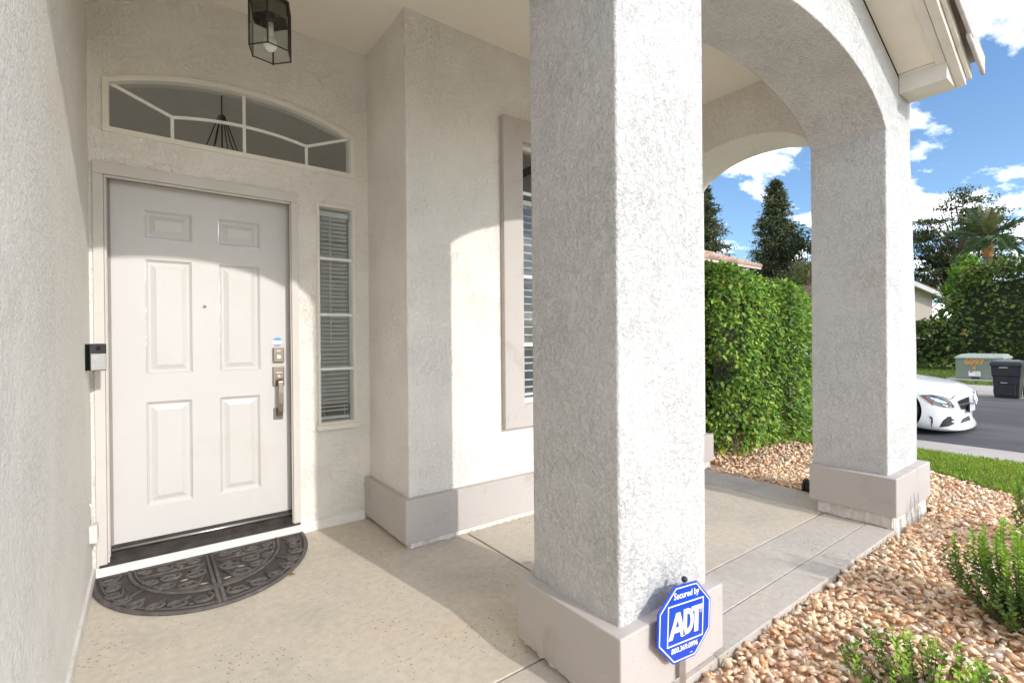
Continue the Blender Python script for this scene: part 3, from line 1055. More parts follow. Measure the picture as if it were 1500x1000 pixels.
def hexp(r, z, k):
    a = 2 * PI * k / 6 + 0.22
    return Vector((LX + r * math.cos(a), LY + r * math.sin(a), z))


for k in range(6):
    MB().tube([hexp(RL, LZ0 - 0.004, k), hexp(RL, LZ1, k)], 0.0042, 6).build('frame_bar', M_BRONZE, lan, smooth=True)
    MB().tube([hexp(RL, LZ0, k), hexp(RL, LZ0, k + 1)], 0.0032, 6).build('frame_rail', M_BRONZE, lan, smooth=True)
    MB().tube([hexp(RL, LZ1, k), hexp(RL, LZ1, k + 1)], 0.0036, 6).build('frame_rail', M_BRONZE, lan, smooth=True)
    a, b2 = hexp(RL - 0.002, 0, k), hexp(RL - 0.002, 0, k + 1)
    n_ = ((a + b2) / 2 - Vector((LX, LY, 0))).normalized() * 0.0012
    m = MB()
    m.add([a - n_ + Vector((0, 0, LZ0)), b2 - n_ + Vector((0, 0, LZ0)), b2 - n_ + Vector((0, 0, LZ1)), a - n_ + Vector((0, 0, LZ1)),
           a + n_ + Vector((0, 0, LZ0)), b2 + n_ + Vector((0, 0, LZ0)), b2 + n_ + Vector((0, 0, LZ1)), a + n_ + Vector((0, 0, LZ1))],
          [(0, 3, 2, 1), (4, 5, 6, 7), (0, 1, 5, 4), (1, 2, 6, 5), (2, 3, 7, 6), (3, 0, 4, 7)])
    m.build('glass_pane', M_CLEAR, lan)
m = MB()
m.loft([[hexp(RL + 0.004, LZ1 + 0.004, k) for k in range(6)], [hexp(0.05, LZ1 + 0.05, k) for k in range(6)], [hexp(0.018, LZ1 + 0.065, k) for k in range(6)]])
m.build('cap', M_BRONZE, lan)
m = MB()
m.disc_prism((LX, LY, LZ1 + 0.0), (0, 0, -1), 0.022, 0.07, 16)
m.build('socket', M_BRONZE, lan)
mir = MB()
for k in range(6):
    p, q = hexp(RL - 0.012, 0, k), hexp(RL - 0.012, 0, k + 1)
    mir.add([(p.x, p.y, LZ1 - 0.075), (q.x, q.y, LZ1 - 0.075), (q.x, q.y, LZ1 - 0.004), (p.x, p.y, LZ1 - 0.004)], [(0, 1, 2, 3)])
mir.build('reflection_band', plain('dark_reflection', (0.16, 0.15, 0.12), 0.15, 0.85, var=0.5, scale=40), lan)  # dark reflection in the upper panes, put in as a dark band
m = MB()
m.sphere((LX, LY, LZ0 + 0.045), 0.032, 18, 12, 1.08)
m.disc_prism((LX, LY, LZ0 + 0.07), (0, 0, 1), 0.016, 0.075, 14, 0.014)
m.build('bulb', M_BULB, lan, smooth=True)
ch = MB()
zl = LZ1 + 0.065
i = 0
while zl < 3.26:
    pts = []
    for t in range(13):
        a = 2 * PI * t / 12
        dx, dz = 0.009 * math.cos(a), 0.017 * math.sin(a)
        pts.append((LX + (dx if i % 2 else 0), LY + (0 if i % 2 else dx), zl + 0.014 + dz))
    ch.tube(pts, 0.0022, 5, caps=False)
    zl += 0.027
    i += 1
ch.build('chain', M_BRONZE, lan, smooth=True)
MB().disc_prism((LX, LY, 3.265), (0, 0, 1), 0.045, 0.0245, 24, 0.062).build('ceiling_canopy', M_BRONZE, lan)

# ------------------------------------------------------------------ doorbell on its wedge
dbx, dby, dbz = XL, 3.19, 1.19
db = thing('video_doorbell', 'black and silver video doorbell mounted on left wall beside door casing', 'doorbell', (dbx, dby, dbz))


def dbp(u, v, w):
    # u across, v up, w out of the front; turned towards the approach
    ang = math.radians(-24)
    n = Vector((0.34, -0.94, 0)).normalized()
    t = Vector((-n.y, n.x, 0))
    return Vector((dbx + 0.040, dby, dbz)) + t * u + Vector((0, 0, v)) + n * w


def db_box(u0, u1, v0, v1, w0, w1):
    return MB().add([dbp(u0, v0, w0), dbp(u1, v0, w0), dbp(u1, v1, w0), dbp(u0, v1, w0), dbp(u0, v0, w1), dbp(u1, v0, w1), dbp(u1, v1, w1), dbp(u0, v1, w1)],
                    [(0, 3, 2, 1), (4, 5, 6, 7), (0, 1, 5, 4), (1, 2, 6, 5), (2, 3, 7, 6), (3, 0, 4, 7)])


wd = MB()
pts = [dbp(-0.031, 0, -0.004), dbp(0.031, 0, -0.004)]
wd.loft([[(XL - 0.003, dby - 0.055, z), (pts[0].x, pts[0].y, z), (pts[1].x, pts[1].y, z), (XL - 0.003, dby + 0.055, z)] for z in (dbz - 0.066, dbz + 0.066)])
wd.build('wedge_mount', M_BLACK, db, bevel=0.003)
db_box(-0.034, 0.034, -0.067, 0.067, 0.0005, 0.026).build('body', M_BLACK, db, bevel=0.005)
db_box(-0.031, 0.031, -0.064, 0.018, 0.0262, 0.031).build('faceplate', M_STEEL, db, bevel=0.003)
b_ = MB()
nrm = (dbp(0, 0, 1) - dbp(0, 0, 0))
b_.disc_prism(dbp(0, -0.012, 0.0311), nrm, 0.015, 0.002, 24)
b_.build('button', M_STEEL, db)
MB().disc_prism(dbp(0, 0.044, 0.0262), nrm, 0.011, 0.004, 20, 0.007).build('camera_lens', plain('lens_glass', (0.03, 0.015, 0.015), 0.08), db)

# cable box low on the left wall
cb = thing('cable_box', 'small white cable box low on left wall beside the door frame', 'cable box', (XL, 3.26, 0.30))
MB().box(XL + 0.0005, XL + 0.035, 3.22, 3.29, 0.255, 0.345).build('box_body', M_FOOT, cb, bevel=0.006)
MB().tube([(XL + 0.012, 3.255, 0.345), (XL + 0.012, 3.26, 0.42), (XL + 0.004, 3.262, 0.45)], 0.006, 6).build('cable', M_FOOT, cb, smooth=True)

# ------------------------------------------------------------------ scroll doormat
MC, MYF, MA, MBB = 0.285, 3.402, 0.527, 0.700
dm = thing('doormat', 'half-round dark brown rubber doormat with cut-out scrollwork at the front door', 'doormat', (MC, 3.05, 0))


def mp(r, t, z):
    """polar point on the half-ellipse; t 0..pi from right to left"""
    return Vector((MC + MA * r * math.cos(t), MYF - MBB * r * math.sin(t), z))


outer = [(mp(1, t, 0).x, mp(1, t, 0).y) for t in np.linspace(PI, 0, 48)]
holes = []


def almond(cx, cy, ang, L, W):
    pts = []
    for t in range(10):
        a = 2 * PI * t / 10
        u, v = L * math.cos(a), W * math.sin(a)
        pts.append((cx + u * math.cos(ang) - v * math.sin(ang), cy + u * math.sin(ang) + v * math.cos(ang)))
    return pts


for sgn in (-1, 1):
    for (du, dv, an, L, W) in ((0.075, -0.20, 0.6, 0.024, 0.011), (0.125, -0.28, -0.3, 0.026, 0.012), (0.20, -0.20, 0.9, 0.022, 0.010), (0.055, -0.39, 0.2, 0.022, 0.011),
                               (0.16, -0.39, -0.6, 0.018, 0.008), (0.27, -0.30, 0.4, 0.016, 0.008), (0.11, -0.585, 0.1, 0.022, 0.008), (0.27, -0.545, -0.4, 0.020, 0.007), (0.40, -0.36, 0.9, 0.016, 0.007),
                               (0.445, -0.20, 1.2, 0.014, 0.006), (0.17, -0.095, 0.1, 0.014, 0.007), (0.29, -0.10, 0.2, 0.012, 0.006)):
        holes.append(almond(MC + sgn * du, MYF + dv, an * sgn, L * 1.15, W * 1.3))
holed_wall(outer, holes, FZ, 0.0008, 0.005).build('mat_sheet', M_MATBASE, dm)
MB().tube([mp(0.985, t, 0.007) for t in np.linspace(0, PI, 60)], 0.013, 8, flat=0.6).build('rim', M_MAT, dm, smooth=True)
MB().tube([mp(0.93, t, 0.007) for t in np.linspace(0.02, PI - 0.02, 60)], 0.0055, 6).build('rim_bead', M_MAT, dm, smooth=True)
MB().tube([(MC - MA * 0.98, MYF - 0.008, 0.007), (MC + MA * 0.98, MYF - 0.008, 0.007)], 0.008, 6).build('straight_edge', M_MAT, dm, smooth=True)
for off in (-0.012, 0.012):
    MB().tube([(MC + off, MYF - 0.01, 0.008), (MC + off, MYF - MBB * 0.97, 0.008)], 0.011, 6, flat=0.7).build('centre_bar', M_MAT, dm, smooth=True)
for rr, w in ((0.70, 0.010), (0.655, 0.007)):
    MB().tube([mp(rr, t, 0.008) for t in np.linspace(0.0, PI, 50)], w, 6, flat=0.8).build('inner_arc', M_MAT, dm, smooth=True)
for t in (0.62, PI - 0.62):
    MB().tube([mp(0.71, t, 0.008), mp(0.95, t, 0.008)], 0.009, 6, flat=0.8).build('spoke', M_MAT, dm, smooth=True)
for sgn in (-1, 1):
    MB().tube([(MC + sgn * 0.03, MYF - 0.135, 0.008), (MC + sgn * 0.335, MYF - 0.135, 0.008)], 0.006, 6).build('cross_rail', M_MAT, dm, smooth=True)


def scroll(cx, cy, r, a0, turns, dirn, tail=None):
    pts = []
    n = int(16 * turns) + 4
    for i in range(n):
        f = i / (n - 1)
        rr = r * (1 - 0.82 * f)
        a = a0 + dirn * f * turns * 2 * PI
        pts.append(Vector((cx + rr * math.cos(a), cy + rr * math.sin(a) * 0.8, 0.0085)))
    if tail:
        pts = [Vector((tail[0], tail[1], 0.008))] + pts
    rad = [0.0035 + 0.0055 * min(1, (len(pts) - i) / len(pts) * 1.6) for i in range(len(pts))]
    MB().tube(pts, rad, 6, flat=0.85).build('scroll', M_MAT, dm, smooth=True)


for sgn in (-1, 1):
    for (du, dv, r, a0, tn, td) in ((0.085, -0.070, 0.042, 0.5, 1.6, (0.165, -0.045)), (0.215, -0.072, 0.040, 2.4, 1.6, (0.13, -0.11)), (0.30, -0.075, 0.030, 0.2, 1.4, (0.33, -0.04)),
                                    (0.085, -0.255, 0.058, 1.2, 1.7, (0.04, -0.16)), (0.195, -0.215, 0.05, 2.9, 1.6, (0.27, -0.16)), (0.115, -0.375, 0.055, 4.2, 1.7, (0.045, -0.30)),
                                    (0.205, -0.325, 0.046, 5.0, 1.6, (0.28, -0.26)), (0.275, -0.235, 0.036, 0.3, 1.5, (0.31, -0.17)), (0.055, -0.455, 0.03, 3.0, 1.3, (0.10, -0.44)),
                                    (0.075, -0.575, 0.050, 2.2, 1.6, (0.03, -0.51)), (0.175, -0.565, 0.046, 0.4, 1.6, (0.12, -0.52)), (0.255, -0.525, 0.042, 5.4, 1.5, (0.22, -0.47)),
                                    (0.345, -0.455, 0.044, 0.9, 1.5, (0.30, -0.41)), (0.395, -0.37, 0.042, 2.0, 1.5, (0.36, -0.30)), (0.425, -0.275, 0.040, 3.6, 1.5, (0.39, -0.21)),
                                    (0.440, -0.185, 0.040, 1.0, 1.5, (0.40, -0.12)), (0.445, -0.085, 0.042, 4.4, 1.5, (0.40, -0.03))):
        a = a0 if sgn > 0 else PI - a0
        scroll(MC + sgn * du, MYF + dv, r, a, tn, sgn, (MC + sgn * td[0], MYF + td[1]))

# ------------------------------------------------------------------ security sign on its stake
SY = 1.030
vx = np.array([(1.428, 0.419), (1.553, 0.402), (1.637, 0.316), (1.63, 0.21), (1.54, 0.144), (1.411, 0.159), (1.325, 0.253), (1.332, 0.357)])
vx = np.stack([vx[:, 0] * SY, (vx[:, 1] - CAM_Z) * SY + CAM_Z], 1)
t_ = math.tan(PI / 8)
oct_ = np.array([(-t_, 1), (t_, 1), (1, t_), (1, -t_), (t_, -1), (-t_, -1), (-1, -t_), (-1, t_)])
A_ = np.concatenate([oct_, np.ones((8, 1))], 1)
aff = np.linalg.lstsq(A_, vx, rcond=None)[0]           # rows: U, V, centre


def sg(u, v, w=0.0):
    p = aff[0] * u + aff[1] * v + aff[2]
    return (float(p[0]), SY - w, float(p[1]))


def SG(u, v, a):
    return sg(u, v, a)


sign = thing('yard_sign', 'blue octagonal security sign on a metal stake in front of the near pillar', 'sign', (float(aff[2][0]), SY, -0.03))
MB().prism([tuple(p) for p in oct_], SG, -0.003, 0.003).build('sign_board', M_BLUE, sign, bevel=0.0008, seg=1)
o1, o2 = oct_ * 0.955, oct_ * 0.925
holed_wall([tuple(p) for p in o1], [[tuple(p) for p in o2]], SG, 0.0032, 0.0040).build('border_line', M_WHITE, sign)
holed_wall(rect(-0.67, 0.70, -0.52, 0.53), [rect(-0.635, 0.665, -0.485, 0.495)], SG, 0.0032, 0.0040).build('frame_line', M_WHITE, sign)
lt = holed_wall([(-0.62, -0.35), (-0.365, 0.31), (-0.215, 0.31), (-0.005, -0.35), (-0.165, -0.35), (-0.205, -0.20), (-0.43, -0.20), (-0.475, -0.35)], [[(-0.385, -0.06), (-0.245, -0.06), (-0.30, 0.13)]], SG, 0.0032, 0.0042)
lt.build('letter_a', M_WHITE, sign)
dpo = [(-0.085, -0.33), (-0.085, 0.34), (0.08, 0.34)] + [(0.08 + 0.235 * math.sin(t), 0.005 + 0.335 * math.cos(t)) for t in np.linspace(0.25, PI - 0.05, 12)] + [(0.05, -0.33)]
dpi = [(0.05, -0.19), (0.05, 0.20), (0.09, 0.20)] + [(0.09 + 0.10 * math.sin(t), 0.005 + 0.195 * math.cos(t)) for t in np.linspace(0.3, PI - 0.2, 10)]
holed_wall(dpo, [dpi], SG, 0.0032, 0.0042).build('letter_d', M_WHITE, sign)
MB().add([], [])
tt = MB()
tt.prism([(0.22, 0.345), (0.655, 0.345), (0.655, 0.22), (0.22, 0.22)], SG, 0.0032, 0.0044)
tt.prism([(0.345, 0.2195), (0.50, 0.2195), (0.50, -0.35), (0.345, -0.35)], SG, 0.0032, 0.0044)
tt.build('letter_t', M_WHITE, sign)


def text_mesh(s, size, fn, mat, parent, name, depth=0.001, offset=0.0, squeeze=1.0, center=(0, 0)):
    cu = bpy.data.curves.new('text', 'FONT')
    cu.body = s
    cu.size = size
    cu.align_x = 'CENTER'
    cu.align_y = 'CENTER'
    cu.offset = offset
    cu.resolution_u = 3
    to = bpy.data.objects.new('text', cu)
    COL.objects.link(to)
    dg = bpy.context.evaluated_depsgraph_get()
    me = bpy.data.meshes.new_from_object(to.evaluated_get(dg))
    bpy.data.objects.remove(to)
    bpy.data.curves.remove(cu)
    for v in me.vertices:
        v.co = Vector(fn(center[0] + v.co.x * squeeze, center[1] + v.co.y, depth))
    me.name = name
    me.materials.clear()
    return link(name, me, mat, parent)


text_mesh('Secured by', 0.235, SG, M_WHITE, sign, 'lettering', 0.0036, 0.006, 0.92, (0.02, 0.735))
text_mesh('800.369.0996', 0.19, SG, M_WHITE, sign, 'lettering', 0.0036, 0.006, 0.98, (0.0, -0.66))
text_mesh('®', 0.13, SG, M_WHITE, sign, 'lettering', 0.0036, 0.0, 1.0, (0.60, 0.15))
MB().prism([(0.20, -0.86), (0.31, -0.86), (0.31, -0.845), (0.20, -0.845)], SG, 0.0032, 0.0038).build('maker_line', M_WHITE, sign)
cxs = float(aff[2][0])
sp = MB()
sp.box(cxs - 0.013, cxs + 0.001, SY + 0.0035, SY + 0.0145, -0.12, 0.385)
sp.box(cxs + 0.0015, cxs + 0.014, SY + 0.006, SY + 0.0105, -0.12, 0.385)
sp.build('stake', M_ALU, sign, bevel=0.001, seg=1)
MB().sphere((sg(0.0, 1.06)[0], SY + 0.006, sg(0, 1.06)[2] + 0.004), 0.011, 14, 10).build('stake_knob', M_BLACK, sign, smooth=True)

# ------------------------------------------------------------------ small things on the porch
lf = MB()
lc = Vector((0.62, 2.83, 0.0))
ring = []
for t in range(12):
    a = 2 * PI * t / 12
    rr = 0.015 * (0.45 + 0.55 * abs(math.cos(a * 1.5 + 0.4)))
    ring.append(lc + Vector((rr * math.cos(a) * 1.4, rr * math.sin(a), 0.003 + 0.006 * abs(math.sin(a)))))
lf.add([lc + Vector((0, 0, 0.003))] + ring, [(0, i + 1, (i + 1) % 12 + 1) for i in range(12)])
dl = thing('dry_leaf', 'curled dry brown leaf lying on the porch slab near the doormat', 'leaf', tuple(lc))
lf.build('leaf_blade', plain('dry_leaf', (0.26, 0.13, 0.05), 0.7, var=0.3, scale=60), dl)
lw = MB().tube([lc + Vector((-0.018, 0, 0.003)), lc + Vector((-0.036, 0.006, 0.004))], 0.0015, 5)
lw.build('leaf_stalk', M_TILE, dl)

dn = thing('drain_pipe_end', 'black corrugated drain pipe end lying in gravel behind the far pillar', 'drain pipe', (4.36, 1.72, 0.0))
m = MB()
rings = []
for i in range(15):
    f = i / 14
    r = 0.052 + (0.006 if i % 2 else 0)
    c = Vector((4.36 + 0.03 * f, 1.78 - 0.20 * f, 0.03))
    rings.append([c + Vector((r * math.cos(2 * PI * k / 16), 0, r * math.sin(2 * PI * k / 16))) for k in range(16)])
m.loft(rings)
m.build('pipe_body', M_BLACK, dn)
MB().disc_prism((4.36, 1.781, 0.03), (0, 1, 0), 0.062, 0.02, 20).build('pipe_collar', M_BLACK, dn, bevel=0.004)

ed = MB()
eys = np.concatenate([np.linspace(-2.4, 4, 60), np.linspace(4.5, 60, 12)])
ed.loft([[(float(bed_edge(y)) - 0.032, y, -0.2), (float(bed_edge(y)) - 0.003, y, -0.2), (float(bed_edge(y)) - 0.003, y, -0.018), (float(bed_edge(y)) - 0.032, y, -0.018)] for y in eys])
tag(ed.build('garden_edging', plain('redwood_edging', (0.17, 0.075, 0.05), 0.85, var=0.3, scale=8)), 'low red-brown edging strip between the gravel bed and lawn', 'edging')

# ------------------------------------------------------------------ chandelier seen through the transom
cp = CAMP + pxray(325, 178) * (5.2 / pxray(325, 178).y)
chd = thing('chandelier', 'dark chandelier hanging inside the hall, seen through the transom window', 'chandelier', (cp.x, cp.y, 2.7))
m = MB().tube([(cp.x, cp.y, 3.62), (cp.x, cp.y, 2.75)], 0.007, 6)
m.build('stem', M_BRONZE, chd)
for k in range(6):
    a = 2 * PI * k / 6
    d = Vector((math.cos(a), math.sin(a), 0))
    MB().tube([Vector((cp.x, cp.y, 3.34)) + d * 0.02, Vector((cp.x, cp.y, 3.05)) + d * 0.12, Vector((cp.x, cp.y, 2.78)) + d * 0.28], 0.005, 6).build('arm', M_BRONZE, chd)
    MB().tube([Vector((cp.x, cp.y, 2.78)) + d * 0.28, Vector((cp.x, cp.y, 2.90)) + d * 0.29], 0.014, 8).build('candle', M_BULB, chd)
MB().tube([Vector((cp.x, cp.y, 2.78)) + Vector((math.cos(t), math.sin(t), 0)) * 0.28 for t in np.linspace(0, 2 * PI, 25)], 0.010, 6).build('ring', M_BRONZE, chd)

# ------------------------------------------------------------------ gravel
pal = np.array([(0.90, 0.64, 0.43), (0.92, 0.71, 0.50), (0.92, 0.79, 0.64), (0.86, 0.50, 0.26), (0.84, 0.62, 0.46), (0.92, 0.66, 0.42), (0.88, 0.57, 0.37), (0.76, 0.63, 0.54), (0.92, 0.74, 0.55), (0.72, 0.35, 0.18)])
palw = np.array([6, 6, 2.2, 2, 3, 6, 4, 1.0, 4, 0.6])
palw = palw / palw.sum()


def stone_variant(i):
    bm = bmesh.new()
    n = int(rng.integers(8, 12))
    fl = rng.uniform(0.36, 0.58)
    wd = rng.uniform(0.52, 0.8)
    for k in range(n):
        d = rng.normal(size=3)
        d /= np.linalg.norm(d)
        d *= rng.uniform(0.8, 1.1)
        bm.verts.new((d[0] * 1.05, d[1] * wd, d[2] * fl))
    res = bmesh.ops.convex_hull(bm, input=bm.verts[:])
    bmesh.ops.delete(bm, geom=[g_ for g_ in res['geom_interior'] if isinstance(g_, bmesh.types.BMVert)], context='VERTS')
    loose = [v for v in bm.verts if not v.link_faces]
    bmesh.ops.delete(bm, geom=loose, context='VERTS')
    bmesh.ops.triangulate(bm, faces=bm.faces[:])
    bm.verts.index_update()
    V = np.array([v.co[:] for v in bm.verts])
    F = np.array([[v.index for v in f.verts] for f in bm.faces])
    bm.free()
    return V, F


SV = [stone_variant(i) for i in range(36)]


def region_ok(x, y):
    a = (x > 1.20) & (x < bed_edge(y) - 0.05) & (y > -1.4) & (y < 1.052)
    b = (x > 4.34) & (x < bed_edge(y) - 0.05) & (y >= 1.052) & (y < 4.6)
    ok = a | b
    ok &= ~((x > 3.84) & (x < 4.635) & (y > 1.03) & (y < 1.62))
    ok &= ~((x < 4.66) & (y > 2.66))
    return ok


sp_ = 0.0325
gx, gy = np.meshgrid(np.arange(1.2, 6.36, sp_), np.arange(-1.4, 4.6, sp_))
P = np.stack([gx.ravel(), gy.ravel()], 1)
P = np.concatenate([P, P + sp_ / 2])
P = P + rng.uniform(-sp_ * 0.42, sp_ * 0.42, P.shape)
P = P[region_ok(P[:, 0], P[:, 1])]
nS = len(P)
lay = rng.integers(0, 2, nS)
size = np.clip(rng.lognormal(math.log(0.0225), 0.30, nS), 0.012, 0.042)
slabdist = np.where(P[:, 1] < 1.06, 1.05 - P[:, 1], 1.0)
zc = -0.034 + lay * 0.018 + rng.uniform(-0.008, 0.010, nS) - 0.004 * (slabdist < 0.05)
varr = rng.integers(0, len(SV), nS)
az = rng.uniform(0, 2 * PI, nS)
tilt = rng.normal(0, 0.55, nS)
tax = rng.uniform(0, 2 * PI, nS)
cidx = rng.choice(len(pal), nS, p=palw)
cols = pal[cidx] * rng.uniform(0.86, 1.12, (nS, 1)) * rng.uniform(0.95, 1.05, (nS, 3))
M_STONE = vcol_mat('crushed_stone', 0.8, 0, 0.16, 45.0, 0.0012, 0.3)


def rotm(i):
    return Matrix.Rotation(tax[i], 3, 'Z') @ Matrix.Rotation(tilt[i], 3, 'X') @ Matrix.Rotation(az[i], 3, 'Z')


def set_col(me, arr):
    at = me.color_attributes.new('Col', 'FLOAT_COLOR', 'POINT')
    buf = np.ones((len(me.vertices), 4), np.float32)
    buf[:, :3] = arr
    at.data.foreach_set('color', buf.ravel())


def mesh_np(name, V, F, C=None):
    """F: (n,k) array of equal-sided faces"""
    me = bpy.data.meshes.new(name)
    n, k = F.shape
    me.vertices.add(len(V))
    me.vertices.foreach_set('co', V.astype(np.float32).ravel())
    me.loops.add(n * k)
    me.loops.foreach_set('vertex_index', F.astype(np.int32).ravel())
    me.polygons.add(n)
    me.polygons.foreach_set('loop_start', np.arange(0, n * k, k, dtype=np.int32))
    me.polygons.foreach_set('loop_total', np.full(n, k, dtype=np.int32))
    me.update(calc_edges=True)
    if C is not None:
        set_col(me, C)
    return me


camf = np.array([fw.x, fw.y, fw.z])
camr = np.array([r2.x, r2.y, r2.z])
camu = np.array([u2.x, u2.y, u2.z])


def in_frame(Q, m=0.0):
    d = Q - np.array([0, 0, CAM_Z])
    f_ = d @ camf
    x_ = 750 + FPX * (d @ camr) / np.maximum(f_, 1e-3)
    y_ = 500 - FPX * (d @ camu) / np.maximum(f_, 1e-3)
    return (f_ > 0.1) & (x_ > -m) & (x_ < 1500 + m) & (y_ > -m) & (y_ < 1000 + m), f_


inf, dep = in_frame(np.concatenate([P, zc[:, None]], 1), 5)
score = np.where(inf & (lay == 1), size / dep, -1)
top = set(np.argsort(-score)[:300].tolist())
Vs, Fs, Cs = [], [], []
nv = 0
quad_shared = {}
for i in range(nS):
    V, F = SV[varr[i]]
    if i in top:
        key = (int(varr[i]) % 12, int(cidx[i]))
        if key not in quad_shared:
            Vq, Fq = SV[key[0]]
            me = mesh_np('stone', Vq, Fq, np.tile(pal[key[1]] * rng.uniform(0.9, 1.1), (len(Vq), 1)))
            me.materials.append(M_STONE)
            quad_shared[key] = me
        o = bpy.data.objects.new('stone', quad_shared[key])
        COL.objects.link(o)
        o.parent = gravel
        o.matrix_basis = Matrix.Translation((P[i, 0], P[i, 1], zc[i])) @ rotm(i).to_4x4() @ Matrix.Diagonal((size[i], size[i], size[i], 1))
        continue
    R = np.array(rotm(i))
    Vs.append((V * size[i]) @ R.T + np.array([P[i, 0], P[i, 1], zc[i]]))
    Fs.append(F + nv)
    Cs.append(np.tile(cols[i], (len(V), 1)))
    nv += len(V)
me = mesh_np('loose_gravel', np.concatenate(Vs), np.concatenate(Fs), np.concatenate(Cs))
o = link('loose_gravel', me, M_STONE, gravel)
o['kind'] = 'stuff'
nf = 9000
Pf = np.stack([rng.uniform(1.2, 6.3, nf), rng.uniform(-0.4, 3.2, nf)], 1)
Pf = Pf[region_ok(Pf[:, 0], Pf[:, 1])]
Vs, Fs, Cs, nv = [], [], [], 0
for q in Pf:
    V, F = SV[int(rng.integers(0, len(SV)))]
    sz = rng.uniform(0.004, 0.009)
    R = np.array(Matrix.Rotation(rng.uniform(0, 6.28), 3, 'Z') @ Matrix.Rotation(rng.normal(0, 0.6), 3, 'X'))
    Vs.append((V * sz) @ R.T + np.array([q[0], q[1], -0.016 + rng.uniform(-0.008, 0.012)]))
    Fs.append(F + nv)
    Cs.append(np.tile(pal[int(rng.choice(len(pal), p=palw))] * rng.uniform(0.7, 1.0), (len(V), 1)))
    nv += len(V)
o = link('stone_chips', mesh_np('stone_chips', np.concatenate(Vs), np.concatenate(Fs), np.concatenate(Cs)), M_STONE, gravel)
o['kind'] = 'stuff'

# ------------------------------------------------------------------ leaves
UL = np.array([(0, 0, 0), (0.30, 0.42, 0.05), (0.68, 0.40, 0.06), (1, 0, -0.06), (0.68, -0.40, 0.06), (0.30, -0.42, 0.05)])
UF = np.array([(0, 3, 2, 1), (0, 5, 4, 3)])


def frames(D, Nn):
    D = D / (np.linalg.norm(D, axis=1, keepdims=True) + 1e-9)
    S = np.cross(Nn, D)
    S /= (np.linalg.norm(S, axis=1, keepdims=True) + 1e-9)
    U = np.cross(D, S)
    return D, S, U


def leaf_field(name, P, D, Nn, L, W, C, mat, parent, n_parts=0, part='leaf', kind='stuff'):
    D, S, U = frames(D, Nn)
    n = len(P)
    keep = np.ones(n, bool)
    if n_parts:
        inf_, dep_ = in_frame(P, 0)
        # near side of the mass first
        sc = np.where(inf_, -dep_, -1e9)
        idx = np.argsort(-sc)[:n_parts]
        keep[idx] = False
        var = {}
        qs = np.argsort(np.argsort(C[idx].sum(1))) * 6 // max(1, len(idx))
        for q, i in zip(qs, idx):
            q = int(q)
            if q not in var:
                me_ = mesh_np(part, UL, UF, np.tile(C[i], (6, 1)))
                me_.materials.append(mat)
                var[q] = me_
            o_ = bpy.data.objects.new(part, var[q])
            COL.objects.link(o_)
            o_.parent = parent
            o_.matrix_parent_inverse = parent.matrix_basis.inverted()
            o_.matrix_basis = Matrix(((D[i, 0] * L[i], S[i, 0] * W[i], U[i, 0] * L[i], P[i, 0]), (D[i, 1] * L[i], S[i, 1] * W[i], U[i, 1] * L[i], P[i, 1]), (D[i, 2] * L[i], S[i, 2] * W[i], U[i, 2] * L[i], P[i, 2]), (0, 0, 0, 1)))
    P, D, S, U, L, W, C = P[keep], D[keep], S[keep], U[keep], L[keep], W[keep], C[keep]
    n = len(P)
    V = (P[:, None, :] + D[:, None, :] * (UL[None, :, 0:1] * L[:, None, None]) + S[:, None, :] * (UL[None, :, 1:2] * W[:, None, None]) + U[:, None, :] * (UL[None, :, 2:3] * L[:, None, None])).reshape(-1, 3)
    F = (UF[None] + (np.arange(n) * 6)[:, None, None]).reshape(-1, 4)
    me_ = mesh_np(name, V, F, np.repeat(C, 6, 0))
    o_ = link(name, me_, mat, parent)
    if kind:
        o_['kind'] = kind
    return o_


M_LEAF = vcol_mat('hedge_leaf', 0.5, 0.30, 0.25, 12.0, 0, 0.28)
M_FAR_LEAF = vcol_mat('tree_leaf', 0.6, 0.25, 0.3, 2.0, 0, 0.3)
M_BARK = plain('bark', (0.13, 0.095, 0.07), 0.95, var=0.35, scale=6, bump=0.02, bscale=25)
M_TWIG = plain('twig', (0.16, 0.12, 0.06), 0.9, var=0.3, scale=30)


def vnoise(Q, s, seed=0):
    q = Q * s + seed * 7.3
    return (np.sin(q[:, 0] * 1.7 + np.sin(q[:, 1] * 1.3 + seed)) + np.sin(q[:, 1] * 2.1 + np.sin(q[:, 2] * 1.9)) + np.sin(q[:, 2] * 1.8 + np.sin(q[:, 0] * 2.3 + 1.0))) / 3


def leaf_colors(n, base, spread=0.25, hue=0.15):
    c = np.tile(np.array(base), (n, 1)) * rng.uniform(1 - spread, 1 + spread, (n, 1))
    c[:, 0] *= rng.uniform(1 - hue, 1 + hue * 1.6, n)
    return np.clip(c, 0.004, 1)


